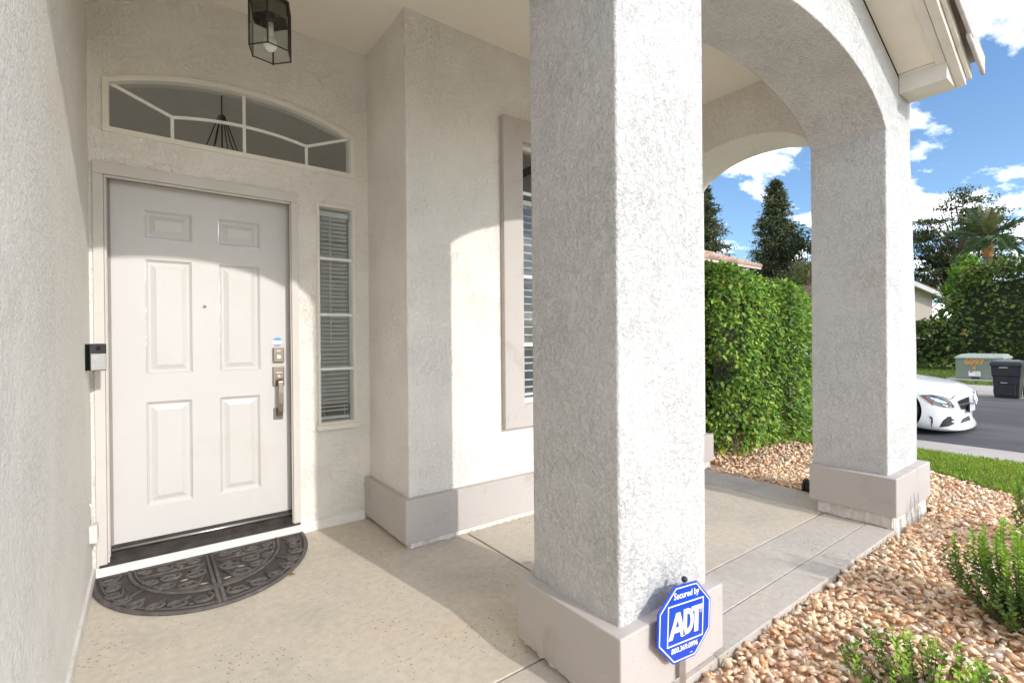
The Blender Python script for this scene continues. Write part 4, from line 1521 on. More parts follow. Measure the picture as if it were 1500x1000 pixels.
def hedge(name, label, x0, x1, y0, y1, z0, ztop, n, L0, base, parts=0, hollows=(), rough=0.10, group=None, tip=(0.2, 0.3, 0.05), tipf=0.2, core=0.30, round_=0.35, mat=None):
    root = thing(name, label, 'hedge', ((x0 + x1) / 2, (y0 + y1) / 2, z0), 0, group)
    cx, cy, hx, hy = (x0 + x1) / 2, (y0 + y1) / 2, (x1 - x0) / 2, (y1 - y0) / 2
    u = rng.uniform(-1, 1, (n * 3, 3))
    # sample near the skin of a rounded box
    ax = rng.choice(3, n * 3, p=[0.36, 0.36, 0.28])
    sg_ = rng.choice([-1, 1], n * 3)
    sg_[ax == 2] = 1
    u[np.arange(n * 3), ax] = sg_
    nm = np.zeros_like(u)
    nm[np.arange(n * 3), ax] = sg_
    e = np.abs(u)
    pnorm = (e ** 7).sum(1) ** (1 / 7)
    u = u / pnorm[:, None]
    zt = ztop(cx + u[:, 0] * hx, cy + u[:, 1] * hy)
    Q = np.stack([cx + u[:, 0] * hx, cy + u[:, 1] * hy, z0 + (u[:, 2] + 1) / 2 * (zt - z0)], 1)
    lump = vnoise(Q, 3.0, 1) * rough + vnoise(Q, 8.0, 2) * rough * 0.5
    depth = np.abs(rng.normal(0, L0 * 1.3, n * 3))
    grad = u * np.abs(u) ** 5
    grad /= np.linalg.norm(grad, axis=1, keepdims=True)
    Q = Q + grad * (lump - depth)[:, None]
    ok = Q[:, 2] > z0 + 0.02
    for (hc, hr) in hollows:
        ok &= ((Q - np.array(hc)) / np.array(hr)).__pow__(2).sum(1) > 1
    # keep what can be seen: drop the faces turned away from the porch
    Q, grad, depth = Q[ok][:n], grad[ok][:n], depth[ok][:n]
    m_ = len(Q)
    D = grad * 0.55 + rng.normal(0, 0.55, (m_, 3)) + np.array([0, 0, -0.25])
    Nn = grad + np.array([0, 0, 0.7]) + rng.normal(0, 0.45, (m_, 3))
    C = leaf_colors(m_, base)
    tm = rng.uniform(0, 1, m_) < tipf * (depth < L0 * 0.8)
    C[tm] = leaf_colors(int(tm.sum()), tip, 0.25)
    C = C * (1 + 0.28 * vnoise(Q, 2.2, 3) + 0.18 * vnoise(Q, 6.0, 4))[:, None]
    old_ = rng.uniform(0, 1, m_) < 0.02
    C[old_] = leaf_colors(int(old_.sum()), (0.34, 0.24, 0.05), 0.4)
    C = np.clip(C, 0.004, 1)
    L = L0 * rng.uniform(0.5, 1.35, m_)
    leaf_field('foliage', Q, D, Nn, L, L * rng.uniform(0.5, 0.68, m_), C, mat or M_LEAF, root, parts)
    # twiggy inside: stems from the ground
    m2 = MB()
    ns = int(max(10, 10 * (x1 - x0)))
    for k in range(ns):
        bx, by = rng.uniform(x0 + core * 0.6, x1 - core * 0.6), rng.uniform(y0 + core * 0.6, min(y1, y0 + 2.5) - 0.1)
        zt_ = float(ztop(np.array([bx]), np.array([by]))[0])
        pts, p = [], Vector((bx, by, z0 - 0.05))
        for j in range(6):
            pts.append(p.copy())
            p = p + Vector((rng.normal(0, 0.08), rng.normal(0, 0.08), (zt_ - z0) * 0.165))
        m2.tube(pts, [0.022, 0.019, 0.016, 0.012, 0.009, 0.005], 5)
    o_ = m2.build('stems', M_TWIG, root)
    # solid dark core, stands in for the shade inside the foliage
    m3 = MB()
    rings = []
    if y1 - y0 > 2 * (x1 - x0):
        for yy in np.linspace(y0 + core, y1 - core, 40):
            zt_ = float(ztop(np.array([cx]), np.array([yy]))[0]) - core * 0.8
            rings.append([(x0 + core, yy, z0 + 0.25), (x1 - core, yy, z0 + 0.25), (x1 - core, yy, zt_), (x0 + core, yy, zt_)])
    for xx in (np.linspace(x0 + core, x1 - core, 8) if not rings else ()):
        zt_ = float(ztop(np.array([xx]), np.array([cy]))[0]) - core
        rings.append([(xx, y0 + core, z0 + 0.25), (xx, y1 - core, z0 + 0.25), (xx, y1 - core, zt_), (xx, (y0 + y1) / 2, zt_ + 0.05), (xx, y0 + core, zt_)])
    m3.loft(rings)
    m3.build('dark_core', plain('dark_core', (0.028, 0.036, 0.014), 0.95, var=0.5, scale=14, bump=0.03, bscale=20), root)
    return root


def htop(x, y):
    return 2.13 - 0.10 * np.clip(x - 5.0, 0, 2) - 0.0 * y


hedge('clipped_hedge', 'tall clipped green hedge beside the porch seen through the side arch', 4.66, 7.15, 2.66, 5.6, -0.04, htop, 52000, 0.053,
      (0.135, 0.26, 0.038), 300, [((4.80, 2.72, 0.90), (0.11, 0.22, 0.15)), ((4.86, 2.72, 1.32), (0.09, 0.2, 0.08)), ((4.98, 2.62, 0.20), (0.13, 0.28, 0.17))], 0.07, tip=(0.29, 0.44, 0.065), tipf=0.42, core=0.33)


def ftop(x, y):
    return 1.75 + 2.4 / (1 + np.exp((y - 5.15) * 3.0)) + 0.10 * np.sin(y * 3.0)


hedge('tall_hedge', 'long dark green hedge across the road rising behind the utility box', 25.2, 28.0, -6.0, 14.0, -0.1, ftop, 42000, 0.17,
      (0.085, 0.14, 0.028), 0, (), 0.30, tip=(0.24, 0.30, 0.06), tipf=0.28, core=0.9, mat=M_FAR_LEAF)

nl_ = 900
Q = np.stack([rng.uniform(4.6, 6.9, nl_), 2.75 - np.abs(rng.normal(0, 0.20, nl_)), rng.uniform(-0.028, -0.005, nl_)], 1)
Q = Q[region_ok(Q[:, 0], Q[:, 1])]
nl_ = len(Q)
Lq = rng.uniform(0.02, 0.05, nl_)
lit_ = leaf_field('leaf_litter', Q, np.stack([rng.normal(size=nl_), rng.normal(size=nl_), rng.normal(0, 0.25, nl_)], 1), np.stack([rng.normal(0, 0.4, nl_), rng.normal(0, 0.4, nl_), np.ones(nl_)], 1), Lq, Lq * 0.55, leaf_colors(nl_, (0.24, 0.12, 0.05), 0.4, 0.2), M_LEAF, gravel)

# grass blades on the near lawn
nb = 46000
gy = rng.uniform(-0.6, 6.0, nb)
xe_ = bed_edge(gy)
gx = xe_ + rng.uniform(0, 1, nb) * (7.45 - xe_)
rim = (gx - xe_) < 0.07
h = rng.uniform(0.022, 0.050, nb) + 0.022 * rim
Q = np.stack([gx, gy, lawn_z(gx) - 0.002], 1)
D = np.stack([rng.normal(0, 0.38, nb) - 0.35 * rim, rng.normal(0, 0.38, nb), np.ones(nb)], 1)
C = leaf_colors(nb, (0.33, 0.48, 0.07), 0.35, 0.25)
M_GRASS = vcol_mat('grass_blade', 0.55, 0.35, 0.1, 5, 0, 0.3)
og = leaf_field('grass', Q, D, rng.normal(size=(nb, 3)), h, np.full(nb, 0.0055), C, M_GRASS, None)
# coarse tufts on the far lawn
nb = 14000
gx = rng.uniform(18.0, 25.5, nb)
gy = rng.uniform(1.2, 9.0, nb)
okk = ~((gx > 19.2) & (gx < 21.2) & (gy > 1.8) & (gy < 4.3))
gx, gy = gx[okk], gy[okk]
nb = len(gx)
Q = np.stack([gx, gy, np.full(nb, -0.095)], 1)
D = np.stack([rng.normal(0, 0.5, nb), rng.normal(0, 0.5, nb), np.ones(nb)], 1)
leaf_field('grass', Q, D, rng.normal(size=(nb, 3)), rng.uniform(0.05, 0.11, nb), np.full(nb, 0.02), leaf_colors(nb, (0.17, 0.26, 0.045), 0.35, 0.25), M_GRASS, None)


# ------------------------------------------------------------------ little boxwood shrubs in the gravel
def boxwood(label, cx, cy, rad, hgt, nstem, parts, lean=(0, 0), seed=0):
    root = thing('boxwood_shrub', label, 'shrub', (cx, cy, -0.05), 0, 'young boxwood shrubs in the gravel bed')
    Ps, Ds, Ns, Ls, Cs_ = [], [], [], [], []
    m2 = MB()
    for k in range(nstem):
        a = rng.uniform(0, 2 * PI)
        rr = rad * math.sqrt(rng.uniform(0, 1))
        out = Vector((math.cos(a), math.sin(a), 0))
        hh = hgt * rng.uniform(0.55, 1.0) * (1 - 0.40 * (rr / rad) ** 2)
        p0 = Vector((cx, cy, -0.05)) + out * rr * 0.22
        p3 = Vector((cx + lean[0] * hh, cy + lean[1] * hh, hh)) + out * rr
        pts = []
        for j in range(9):
            t = j / 8
            q = p0.lerp(p3, t) + out * rr * 0.25 * math.sin(t * PI) * (1 if rr > 0.3 * rad else 0.3)
            q.z = -0.05 + (hh + 0.05) * (t ** 0.85)
            pts.append(q + Vector((rng.normal(0, 0.003), rng.normal(0, 0.003), 0)))
        m2.tube(pts, [0.0030 - 0.0024 * j / 8 for j in range(9)], 4, caps=False)
        npair = max(8, int(hh / 0.0125))
        for j in range(npair):
            t = 0.16 + 0.84 * (j + rng.uniform(-0.2, 0.2)) / (npair - 1)
            t = min(max(t, 0), 0.999)
            s = t * 8
            i0 = int(s)
            q = pts[i0].lerp(pts[min(i0 + 1, 8)], s - i0)
            ax = (pts[min(i0 + 1, 8)] - pts[i0]).normalized()
            phi = (j % 2) * PI / 2 + rng.uniform(-0.4, 0.4)
            b1 = ax.orthogonal().normalized()
            b2_ = ax.cross(b1)
            for sgn in (-1, 1):
                dd = (b1 * math.cos(phi) + b2_ * math.sin(phi)) * sgn + ax * rng.uniform(0.5, 1.1)
                Ps.append(q)
                Ds.append(dd)
                Ns.append(ax * 1.0 + Vector(rng.normal(0, 0.25, 3)) - dd * 0.4)
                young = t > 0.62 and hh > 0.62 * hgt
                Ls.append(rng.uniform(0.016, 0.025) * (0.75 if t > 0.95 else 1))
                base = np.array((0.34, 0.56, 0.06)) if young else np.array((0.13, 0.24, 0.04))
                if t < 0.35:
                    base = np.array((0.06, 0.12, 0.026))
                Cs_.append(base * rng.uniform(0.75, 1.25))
    m2.build('stems', M_TWIG, root)
    L = np.array(Ls)
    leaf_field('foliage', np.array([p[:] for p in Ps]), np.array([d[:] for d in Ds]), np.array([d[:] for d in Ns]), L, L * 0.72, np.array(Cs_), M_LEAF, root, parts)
    return root


boxwood('boxwood shrub with bright new shoots at the bottom edge of the gravel bed', 2.15, 0.50, 0.25, 0.19, 80, 200)
boxwood('largest boxwood shrub, dense and dark below, in the right gravel bed', 3.06, 0.37, 0.27, 0.47, 95, 100)
boxwood('boxwood shrub nearest the lawn behind the largest boxwood shrub', 4.32, 0.34, 0.30, 0.52, 90, 0)


# ------------------------------------------------------------------ trees
def conifer(label, base, height, rad, seed, base_col=(0.088, 0.115, 0.055), n_br=170, tip=(0.20, 0.21, 0.10)):
    r_ = np.random.default_rng(seed)
    root = thing('conifer_tree', label, 'tree', base, 0, 'tall conifers behind the hedge')
    b = Vector(base)
    MB().tube([b + Vector((0, 0, -0.3)), b + Vector((0.05, 0, height * 0.5)), b + Vector((0, 0, height * 0.98))], [0.34, 0.2, 0.03], 8).build('trunk', M_BARK, root, smooth=True)
    Ps, Ds, Ns, Ls, Ws, C = [], [], [], [], [], []
    m2 = MB()
    for k in range(n_br):
        t = (k + r_.uniform(0, 1)) / n_br
        z = height * (0.10 + 0.88 * t)
        prof_ = (1 - t) ** 0.82 + 0.03
        ln = rad * prof_ * r_.uniform(0.42, 1.2) * (1 + 0.12 * math.sin(t * 26 + seed))
        a = k * 2.39996 + r_.uniform(-0.4, 0.4)
        d = Vector((math.cos(a), math.sin(a), r_.uniform(-0.28, 0.12) + 0.35 * t))
        p0 = b + Vector((0, 0, z))
        tipp = p0 + d * ln + Vector((0, 0, ln * 0.12))
        m2.tube([p0, p0 + d * ln * 0.5, tipp], [0.05 * (1 - t) + 0.015, 0.03 * (1 - t) + 0.01, 0.006], 4, caps=False)
        nl = int(40 + 150 * ln / rad)
        for j in range(nl):
            f = r_.uniform(0.12, 1.0) ** 0.8
            q = p0.lerp(tipp, f)
            sp = 0.12 + 0.24 * ln * (0.35 + 0.65 * math.sin(min(1, f) * PI * 0.8))
            q = q + Vector((r_.normal(0, sp * 0.6), r_.normal(0, sp * 0.6), r_.normal(-0.04, sp * 0.30)))
            Ps.append(q[:])
            dd = d * 0.6 + Vector(r_.normal(0, 0.5, 3))
            Ds.append(dd[:])
            Ns.append((r_.normal(0, 0.6), r_.normal(0, 0.6), 1.0))
            Ls.append(r_.uniform(0.22, 0.46))
            c = np.array(base_col) if r_.uniform() < 0.66 else np.array(tip)
            C.append(c * r_.uniform(0.6, 1.4))
    m2.build('branches', M_BARK, root)
    L = np.array(Ls)
    leaf_field('crown', np.array(Ps), np.array(Ds), np.array(Ns), L, L * 0.34, np.array(C), M_FAR_LEAF, root)
    return root


p = G(1137, 400, 45)
conifer('full pointed conifer tree rising behind the clipped hedge, seen in the side arch', (p.x, p.y, -0.3), 16.2, 3.8, 3, n_br=240)
p = G(1028, 390, 43)
conifer('conifer tree at the left of the side arch, half hidden by the pillar', (p.x, p.y, -0.3), 15.6, 3.7, 5, n_br=240)


def broadleaf(name, label, base, height, crown, n, L0, col, tip, seed, trunk_r=0.16, group=None, clumps=40, squash=0.8, gap=0.45, low=0.35):
    r_ = np.random.default_rng(seed)
    root = thing(name, label, 'tree', base, 0, group)
    b = Vector(base)
    m2 = MB()
    top = b + Vector((0, 0, height * 0.62))
    m2.tube([b + Vector((0, 0, -0.3)), b + Vector((r_.normal(0, 0.1), r_.normal(0, 0.1), height * 0.3)), top], [trunk_r, trunk_r * 0.75, trunk_r * 0.4], 8)
    m2.build('trunk', M_BARK, root, smooth=True)
    Ps, Ds, Ns, Ls, C = [], [], [], [], []
    m3 = MB()
    for k in range(clumps):
        d = r_.normal(size=3)
        d /= np.linalg.norm(d)
        rr = r_.uniform(0.35, 1.0) ** 0.6
        cz = height * (low + (1 - low) * 0.5) + d[2] * rr * height * (1 - low) * 0.47
        c = Vector((b.x + d[0] * rr * crown, b.y + d[1] * rr * crown, b.z + cz))
        st = b + Vector((0, 0, height * r_.uniform(0.22, 0.6)))
        mid = st.lerp(c, 0.5) + Vector((0, 0, 0.1 * height * r_.uniform(-0.3, 0.6)))
        m3.tube([st, mid, c], [trunk_r * 0.34, trunk_r * 0.2, 0.012], 5, caps=False)
        cr = crown * gap * r_.uniform(0.5, 1.1)
        shade = r_.uniform(0.7, 1.25)
        for j in range(n // clumps):
            q = r_.normal(0, 0.45, 3) * cr * np.array((1, 1, squash))
            Ps.append((c.x + q[0], c.y + q[1], c.z + q[2]))
            Ds.append(r_.normal(0, 1, 3))
            Ns.append(r_.normal(0, 0.5, 3) + np.array((0, 0, 1)))
            Ls.append(L0 * r_.uniform(0.6, 1.3))
            cc = np.array(col) if r_.uniform() < 0.7 else np.array(tip)
            C.append(cc * shade * r_.uniform(0.75, 1.25))
    m3.build('branches', M_BARK, root)
    L = np.array(Ls)
    leaf_field('crown', np.array(Ps), np.array(Ds), np.array(Ns), L, L * 0.5, np.array(C), M_FAR_LEAF, root)
    return root


p = G(1178, 400, 42)
broadleaf('dark_tree', 'dark bushy tree just right of the pointed conifer, partly behind the pillar', (p.x, p.y, -0.3), 11.2, 2.0, 4200, 0.26, (0.03, 0.045, 0.02), (0.05, 0.06, 0.025), 21)
p = G(1184, 400, 36)
broadleaf('olive_tree', 'pale olive-green tree touching the far pillar above the hedge', (p.x, p.y, -0.3), 7.4, 1.7, 3600, 0.2, (0.13, 0.15, 0.05), (0.2, 0.21, 0.08), 22)
p = G(1150, 405, 34)
broadleaf('small_green_tree', 'small round green tree at the foot of the pointed conifer', (p.x, p.y, -0.3), 6.0, 1.5, 3200, 0.18, (0.06, 0.11, 0.025), (0.1, 0.15, 0.04), 23)
p = G(1402, 385, 36)
broadleaf('feathery_tree', 'tall loose feathery tree against the sky left of the palm', (p.x, p.y, -0.3), 12.6, 3.1, 20000, 0.18, (0.05, 0.075, 0.026), (0.10, 0.12, 0.04), 24, 0.2, None, 120, 0.25, 0.32, 0.26)
p = G(1352, 395, 38)
broadleaf('feathery_tree', 'lower feathery tree beside the pillar above the brown roof', (p.x, p.y, -0.3), 9.0, 2.4, 7000, 0.19, (0.035, 0.055, 0.022), (0.07, 0.09, 0.035), 25, 0.16, None, 40, 0.3, 0.36, 0.4)
p = G(1413, 440, 19.9)
broadleaf('bright_green_tree', 'bright lime-green young tree standing in front of the tall hedge', (p.x, p.y, -0.1), 4.85, 0.62, 9000, 0.11, (0.16, 0.31, 0.04), (0.27, 0.41, 0.06), 26, 0.04, None, 46, 1.0, 0.46, 0.34)

# palm
pb_ = G(1447, 345, 29)
pr_ = thing('palm_tree', 'feather palm with arching fronds and orange trunk crown above the far hedge', 'palm tree', (pb_.x, pb_.y, -0.3))
pc = Vector((pb_.x, pb_.y, pb_.z))
MB().tube([(pb_.x, pb_.y, -0.5), (pb_.x + 0.05, pb_.y, pc.z * 0.6), (pc.x, pc.y, pc.z - 0.9)], [0.24, 0.21, 0.20], 10).build('trunk', M_BARK, pr_, smooth=True)
MB().tube([(pc.x, pc.y, pc.z - 1.25), (pc.x, pc.y, pc.z - 0.9), (pc.x, pc.y, pc.z - 0.2)], [0.2, 0.26, 0.14], 10).build('trunk_crown', plain('palm_boot', (0.38, 0.16, 0.05), 0.9, var=0.4, scale=8, bump=0.03, bscale=12), pr_)
r_ = np.random.default_rng(31)


def frond_mesh(ln, droop):
    pts = []
    p_, a_ = Vector((0, 0, 0)), 0.0
    nseg = 14
    for i in range(nseg + 1):
        pts.append(p_.copy())
        a_ = -droop * (i / nseg) ** 1.3
        p_ = p_ + Vector((math.cos(a_), 0, math.sin(a_))) * ln / nseg
    V, F = [], []
    mb = MB().tube(pts, [0.028 - 0.022 * i / nseg for i in range(nseg + 1)], 4)
    for i in range(2, nseg + 1):
        for sub in range(3):
            f = (i - 1 + sub / 3) / nseg
            i0 = min(int(f * nseg), nseg - 1)
            q = pts[i0].lerp(pts[i0 + 1], f * nseg - i0)
            ll = ln * 0.27 * math.sin(min(1, f * 1.05 + 0.1) * PI * 0.9) * r_.uniform(0.8, 1.1) + 0.06
            for s_ in (-1, 1):
                dr = Vector((0.5, s_ * 0.85, -0.35 + r_.normal(0, 0.15))).normalized()
                wv = Vector((0.02, 0, 0.008))
                tip_ = q + dr * ll + Vector((0, 0, -0.10 * ll))
                mb.add([q - wv, q + wv, q + dr * ll * 0.6 + wv * 0.8, tip_], [(0, 1, 2, 3)])
    me_ = bpy.data.meshes.new('frond')
    me_.from_pydata([tuple(v) for v in mb.v], [], mb.f)
    return me_


M_PALM = plain('palm_leaf', (0.075, 0.125, 0.045), 0.5, var=0.45, scale=1.5)
M_PALMNEW = plain('palm_new_leaf', (0.17, 0.18, 0.05), 0.5, var=0.3, scale=1.5)
fm = [frond_mesh(2.5, 1.1), frond_mesh(2.7, 1.5), frond_mesh(2.2, 0.8)]
for q in fm[:2]:
    q.materials.append(M_PALM)
fm[2].materials.append(M_PALMNEW)
for k in range(28):
    elev = r_.uniform(-0.35, 1.25) if k > 6 else r_.uniform(1.1, 1.5)
    o_ = bpy.data.objects.new('frond', fm[2] if k < 7 else fm[k % 2])
    COL.objects.link(o_)
    o_.parent = pr_
    o_.matrix_parent_inverse = Matrix.Translation(pr_.location).inverted()
    o_.location = (pc.x, pc.y, pc.z - 0.2 + 0.15 * elev)
    o_.rotation_euler = (r_.normal(0, 0.2), -elev, k * 2.39996 + r_.normal(0, 0.15))
    s_ = r_.uniform(0.78, 1.0)
    o_.scale = (s_, s_, s_)


# ------------------------------------------------------------------ neighbours' houses
def tile_mat(name, col):
    m, nt, b = newmat(name)
    geo = N(nt, 'ShaderNodeNewGeometry')
    no = N(nt, 'ShaderNodeTexNoise', Scale=2.2, Detail=6.0)
    nt.links.new(geo.outputs['Position'], no.inputs['Vector'])
    c = ramp(nt, no.outputs[0], [(0.3, tuple(x * 0.7 for x in col)), (0.7, tuple(x * 1.25 for x in col))])
    nt.links.new(c, b.inputs['Base Color'])
    b.inputs['Roughness'].default_value = 0.9
    return m


def tiled_slope(parent, mat, e0, e1, r0, r1, rows, cols_):
    """roof slope as real courses of barrel tile: e0-e1 eave, r0-r1 ridge"""
    e0, e1, r0, r1 = map(Vector, (e0, e1, r0, r1))
    nrm = (e1 - e0).cross(r0 - e0).normalized()
    if nrm.z < 0:
        nrm = -nrm
    m = MB()
    for i in range(rows):
        f0, f1 = i / rows, (i + 1) / rows
        a, b = e0.lerp(r0, f0), e1.lerp(r1, f0)
        c, d = e1.lerp(r1, f1), e0.lerp(r0, f1)
        n = max(2, int(cols_ * ((b - a).length / max(0.01, (e1 - e0).length))))
        lo, hi = [], []
        for j in range(2 * n + 1):
            t = j / (2 * n)
            bump_ = 0.05 if j % 2 else 0.0
            lo.append(a.lerp(b, t) + nrm * (0.05 + bump_ + 0.03))
            hi.append(d.lerp(c, t) + nrm * (0.02 + bump_))
        nn = len(lo)
        base = [a.lerp(b, j / (2 * n)) for j in range(nn)]
        m.add(base + lo + hi, [(j, j + 1, nn + j + 1, nn + j) for j in range(nn - 1)] + [(nn + j, nn + j + 1, 2 * nn + j + 1, 2 * nn + j) for j in range(nn - 1)])
    o_ = m.build('roof', mat, parent)
    return o_


# left neighbour, only its hip roof shows over the hedge
ca = G(1020, 372, 21)
nh = thing('neighbour_house', 'house with a pinkish clay tile roof just showing above the clipped hedge', 'house', (17.5, 14.0, -0.2))
M_CLAY = tile_mat('clay_tile', (0.50, 0.33, 0.25))
M_NW = plain('neighbour_wall', (0.55, 0.47, 0.40), 0.9, var=0.05)
A = G(1104, 389, 20.5)      # low end of the hip
B = G(1000, 352, 20.5)
ez = A.z - 0.06
MB().box(11.5, 19.7, 10.6, 18, -0.2, ez - 0.25).build('wall', M_NW, nh)
xr, yr = A.x + 0.3, A.y - 0.2
tiled_slope(nh, M_CLAY, (11.0, yr, ez), (xr, yr, ez), (11.0, yr + 4.2, ez + 1.75), (xr - 3.6, yr + 4.2, ez + 1.75), 12, 30)
tiled_slope(nh, M_CLAY, (xr, yr, ez), (xr, 18.4, ez), (xr - 3.6, yr + 4.2, ez + 1.75), (xr - 3.6, 15.0, ez + 1.75), 12, 26)
MB().box(11.0, xr, yr + 0.03, yr + 0.05, ez - 0.10, ez - 0.01).build('fascia', M_NW, nh)

# right neighbour across the road: gable end facing us
rh = thing('tan_house', 'tan house across the road with brown tile roof behind the tall hedge', 'house', (31.5, 10.0, -0.2))
M_BROWN = tile_mat('brown_tile', (0.20, 0.12, 0.085))
M_TANW = plain('tan_wall', (0.50, 0.42, 0.36), 0.9, var=0.05)
E0 = G(1391, 433, 25)
fwd = Vector((fw.x, fw.y, 0)).normalized()
lft = Vector((-fwd.y, fwd.x, 0))
ap = E0 + lft * 2.9 + Vector((0, 0, 1.25))
hw = E0 + lft * 5.8
dp = fwd * 10
gab = MB()
w0 = E0 + lft * 0.45
w1 = E0 + lft * 5.35
f_ = [Vector((w0.x, w0.y, -0.3)), Vector((w1.x, w1.y, -0.3)), w1 + Vector((0, 0, 0.12)), ap + Vector((0, 0, -0.07)), w0 + Vector((0, 0, 0.12))]
f_ = [v + fwd * 0.5 for v in f_]
gab.loft([f_, [v + dp for v in f_]])
gab.build('wall', M_TANW, rh)
tiled_slope(rh, M_BROWN, E0, E0 + dp, ap, ap + dp, 14, 36)
tiled_slope(rh, M_BROWN, hw, hw + dp, ap, ap + dp, 14, 36)
fb = MB()
dnv = Vector((0, 0, -0.24))
fb.loft([[E0, E0 + dnv, ap + dnv, ap], [E0 + fwd * 0.06, E0 + fwd * 0.06 + dnv, ap + fwd * 0.06 + dnv, ap + fwd * 0.06]])
fb.loft([[hw, hw + dnv, ap + dnv, ap], [hw + fwd * 0.06, hw + fwd * 0.06 + dnv, ap + fwd * 0.06 + dnv, ap + fwd * 0.06]])
fb.build('bargeboard', plain('grey_bargeboard', (0.55, 0.53, 0.50), 0.7), rh)
sf = MB()
sf.loft([[E0 + fwd * 0.07 + dnv * 0.4, E0 + fwd * 0.5 + dnv * 0.4, ap + fwd * 0.5 + dnv * 0.4, ap + fwd * 0.07 + dnv * 0.4], [E0 + fwd * 0.07 + dnv * 0.2, E0 + fwd * 0.5 + dnv * 0.2, ap + fwd * 0.5 + dnv * 0.2, ap + fwd * 0.07 + dnv * 0.2]])
sf.build('soffit', M_SOFFIT, rh)
gd = MB()
q0, q1 = w0 + lft * 1.2 + fwd * 0.49, w0 + lft * 4.2 + fwd * 0.49
gd.add([(q0.x, q0.y, -0.25), (q1.x, q1.y, -0.25), (q1.x, q1.y, 2.0), (q0.x, q0.y, 2.0)], [(0, 1, 2, 3)])
gd.build('garage_door', plain('garage_door_brown', (0.24, 0.18, 0.14), 0.7), rh)

# ------------------------------------------------------------------ utility box
ub = thing('utility_box', 'grey-green metal utility box with orange numbers on a concrete pad', 'utility box', (20.4, 3.1, -0.1))
M_UB = plain('utility_green', (0.20, 0.235, 0.19), 0.6, var=0.10, scale=3)
MB().box(19.45, 21.2, 2.65, 4.05, -0.2, -0.035).build('pad', M_CONC3, ub, bevel=0.02)
MB().box(19.70, 21.0, 2.82, 3.86, -0.034, 0.60).build('cabinet', M_UB, ub, bevel=0.02)
m = MB()
m.loft([[(19.66, 2.79, 0.575), (21.04, 2.79, 0.575), (21.04, 3.89, 0.575), (19.66, 3.89, 0.575)], [(19.68, 2.81, 0.62), (21.02, 2.81, 0.62), (21.02, 3.87, 0.62), (19.68, 3.87, 0.62)], [(20.0, 2.9, 0.70), (20.9, 2.9, 0.70), (20.9, 3.78, 0.70), (20.0, 3.78, 0.70)]])
m.build('lid', plain('utility_lid', (0.30, 0.35, 0.29), 0.55, var=0.08), ub, bevel=0.008)


def UBF(u, v, a):
    return (19.699 - a, 3.44 - u, v)


M_OR = plain('orange_paint', (0.75, 0.30, 0.05), 0.6, var=0.1)
text_mesh('6097', 0.21, UBF, M_OR, ub, 'lettering', 0.001, 0.008, 1.05, (0.0, 0.475))
text_mesh('4', 0.17, UBF, M_OR, ub, 'lettering', 0.001, 0.006, 1.0, (0.0, 0.30))
MB().box(19.695, 19.699, 3.30, 3.56, 0.055, 0.20).build('warning_label', M_WHITE, ub)
lm = MB()
lm.add([(19.6945, 3.55, 0.19), (19.6945, 3.44, 0.19), (19.6945, 3.51, 0.145)], [(0, 1, 2)])
lm.build('warning_mark', plain('label_red', (0.55, 0.03, 0.03), 0.5), ub)
lm = MB()
for i in range(3):
    lm.add([(19.6945, 3.43 - 0.01 * i, 0.175 - i * 0.038), (19.6945, 3.32, 0.175 - i * 0.038), (19.6945, 3.32, 0.163 - i * 0.038), (19.6945, 3.43 - 0.01 * i, 0.163 - i * 0.038)], [(0, 1, 2, 3)])
lm.build('label_text_lines', plain('label_grey', (0.35, 0.35, 0.37), 0.6), ub)
MB().box(19.67, 19.699, 3.32, 3.5, -0.02, 0.03).build('latch', M_BLACK, ub, bevel=0.005)

# ------------------------------------------------------------------ wheeled bin
bn = thing('wheeled_bin', 'dark grey wheeled rubbish bin standing at the far edge of the road', 'rubbish bin', (15.65, 2.16, -0.13))
M_BIN = plain('bin_plastic', (0.030, 0.030, 0.034), 0.5, var=0.2, scale=6)
bx0, by0 = 15.42, 2.165
m = MB()
zb_ = -0.14


def ringbin(z, hw_, x0_, x1_):
    return [(x0_, by0 - hw_, z), (x1_, by0 - hw_ * 0.96, z), (x1_, by0 + hw_ * 0.96, z), (x0_, by0 + hw_, z)]


m.loft([ringbin(zb_, 0.20, bx0 + 0.05, bx0 + 0.46), ringbin(0.33, 0.222, bx0 + 0.01, bx0 + 0.54), ringbin(0.345, 0.236, bx0 - 0.005, bx0 + 0.55), ringbin(0.56, 0.245, bx0 - 0.02, bx0 + 0.56)])
m.build('bin_body', M_BIN, bn, bevel=0.018)
m = MB()
m.loft([ringbin(0.562, 0.262, bx0 - 0.045, bx0 + 0.59), ringbin(0.635, 0.262, bx0 - 0.045, bx0 + 0.59), ringbin(0.675, 0.235, bx0 - 0.02, bx0 + 0.57), ringbin(0.70, 0.14, bx0 + 0.1, bx0 + 0.5)])
m.build('lid', plain('bin_lid', (0.040, 0.040, 0.046), 0.4, var=0.15), bn, bevel=0.012)
MB().box(bx0 + 0.012, bx0 + 0.034, by0 - 0.15, by0 + 0.12, 0.0 - 0.09, 0.17).build('front_panel', M_BLACK, bn, bevel=0.01)
MB().box(bx0 - 0.012, bx0 + 0.03, by0 - 0.16, by0 + 0.11, 0.185, 0.21).build('grab_bar', M_BIN, bn, bevel=0.005)
MB().box(bx0 - 0.0135, bx0 - 0.0125, by0 - 0.02, by0 + 0.09, 0.19, 0.198).build('label_strip', M_WHITE, bn)
MB().box(bx0 - 0.030, bx0 - 0.0215, by0 - 0.03, by0 + 0.11, 0.525, 0.545).build('label_strip', plain('bin_print', (0.5, 0.5, 0.5), 0.6), bn)
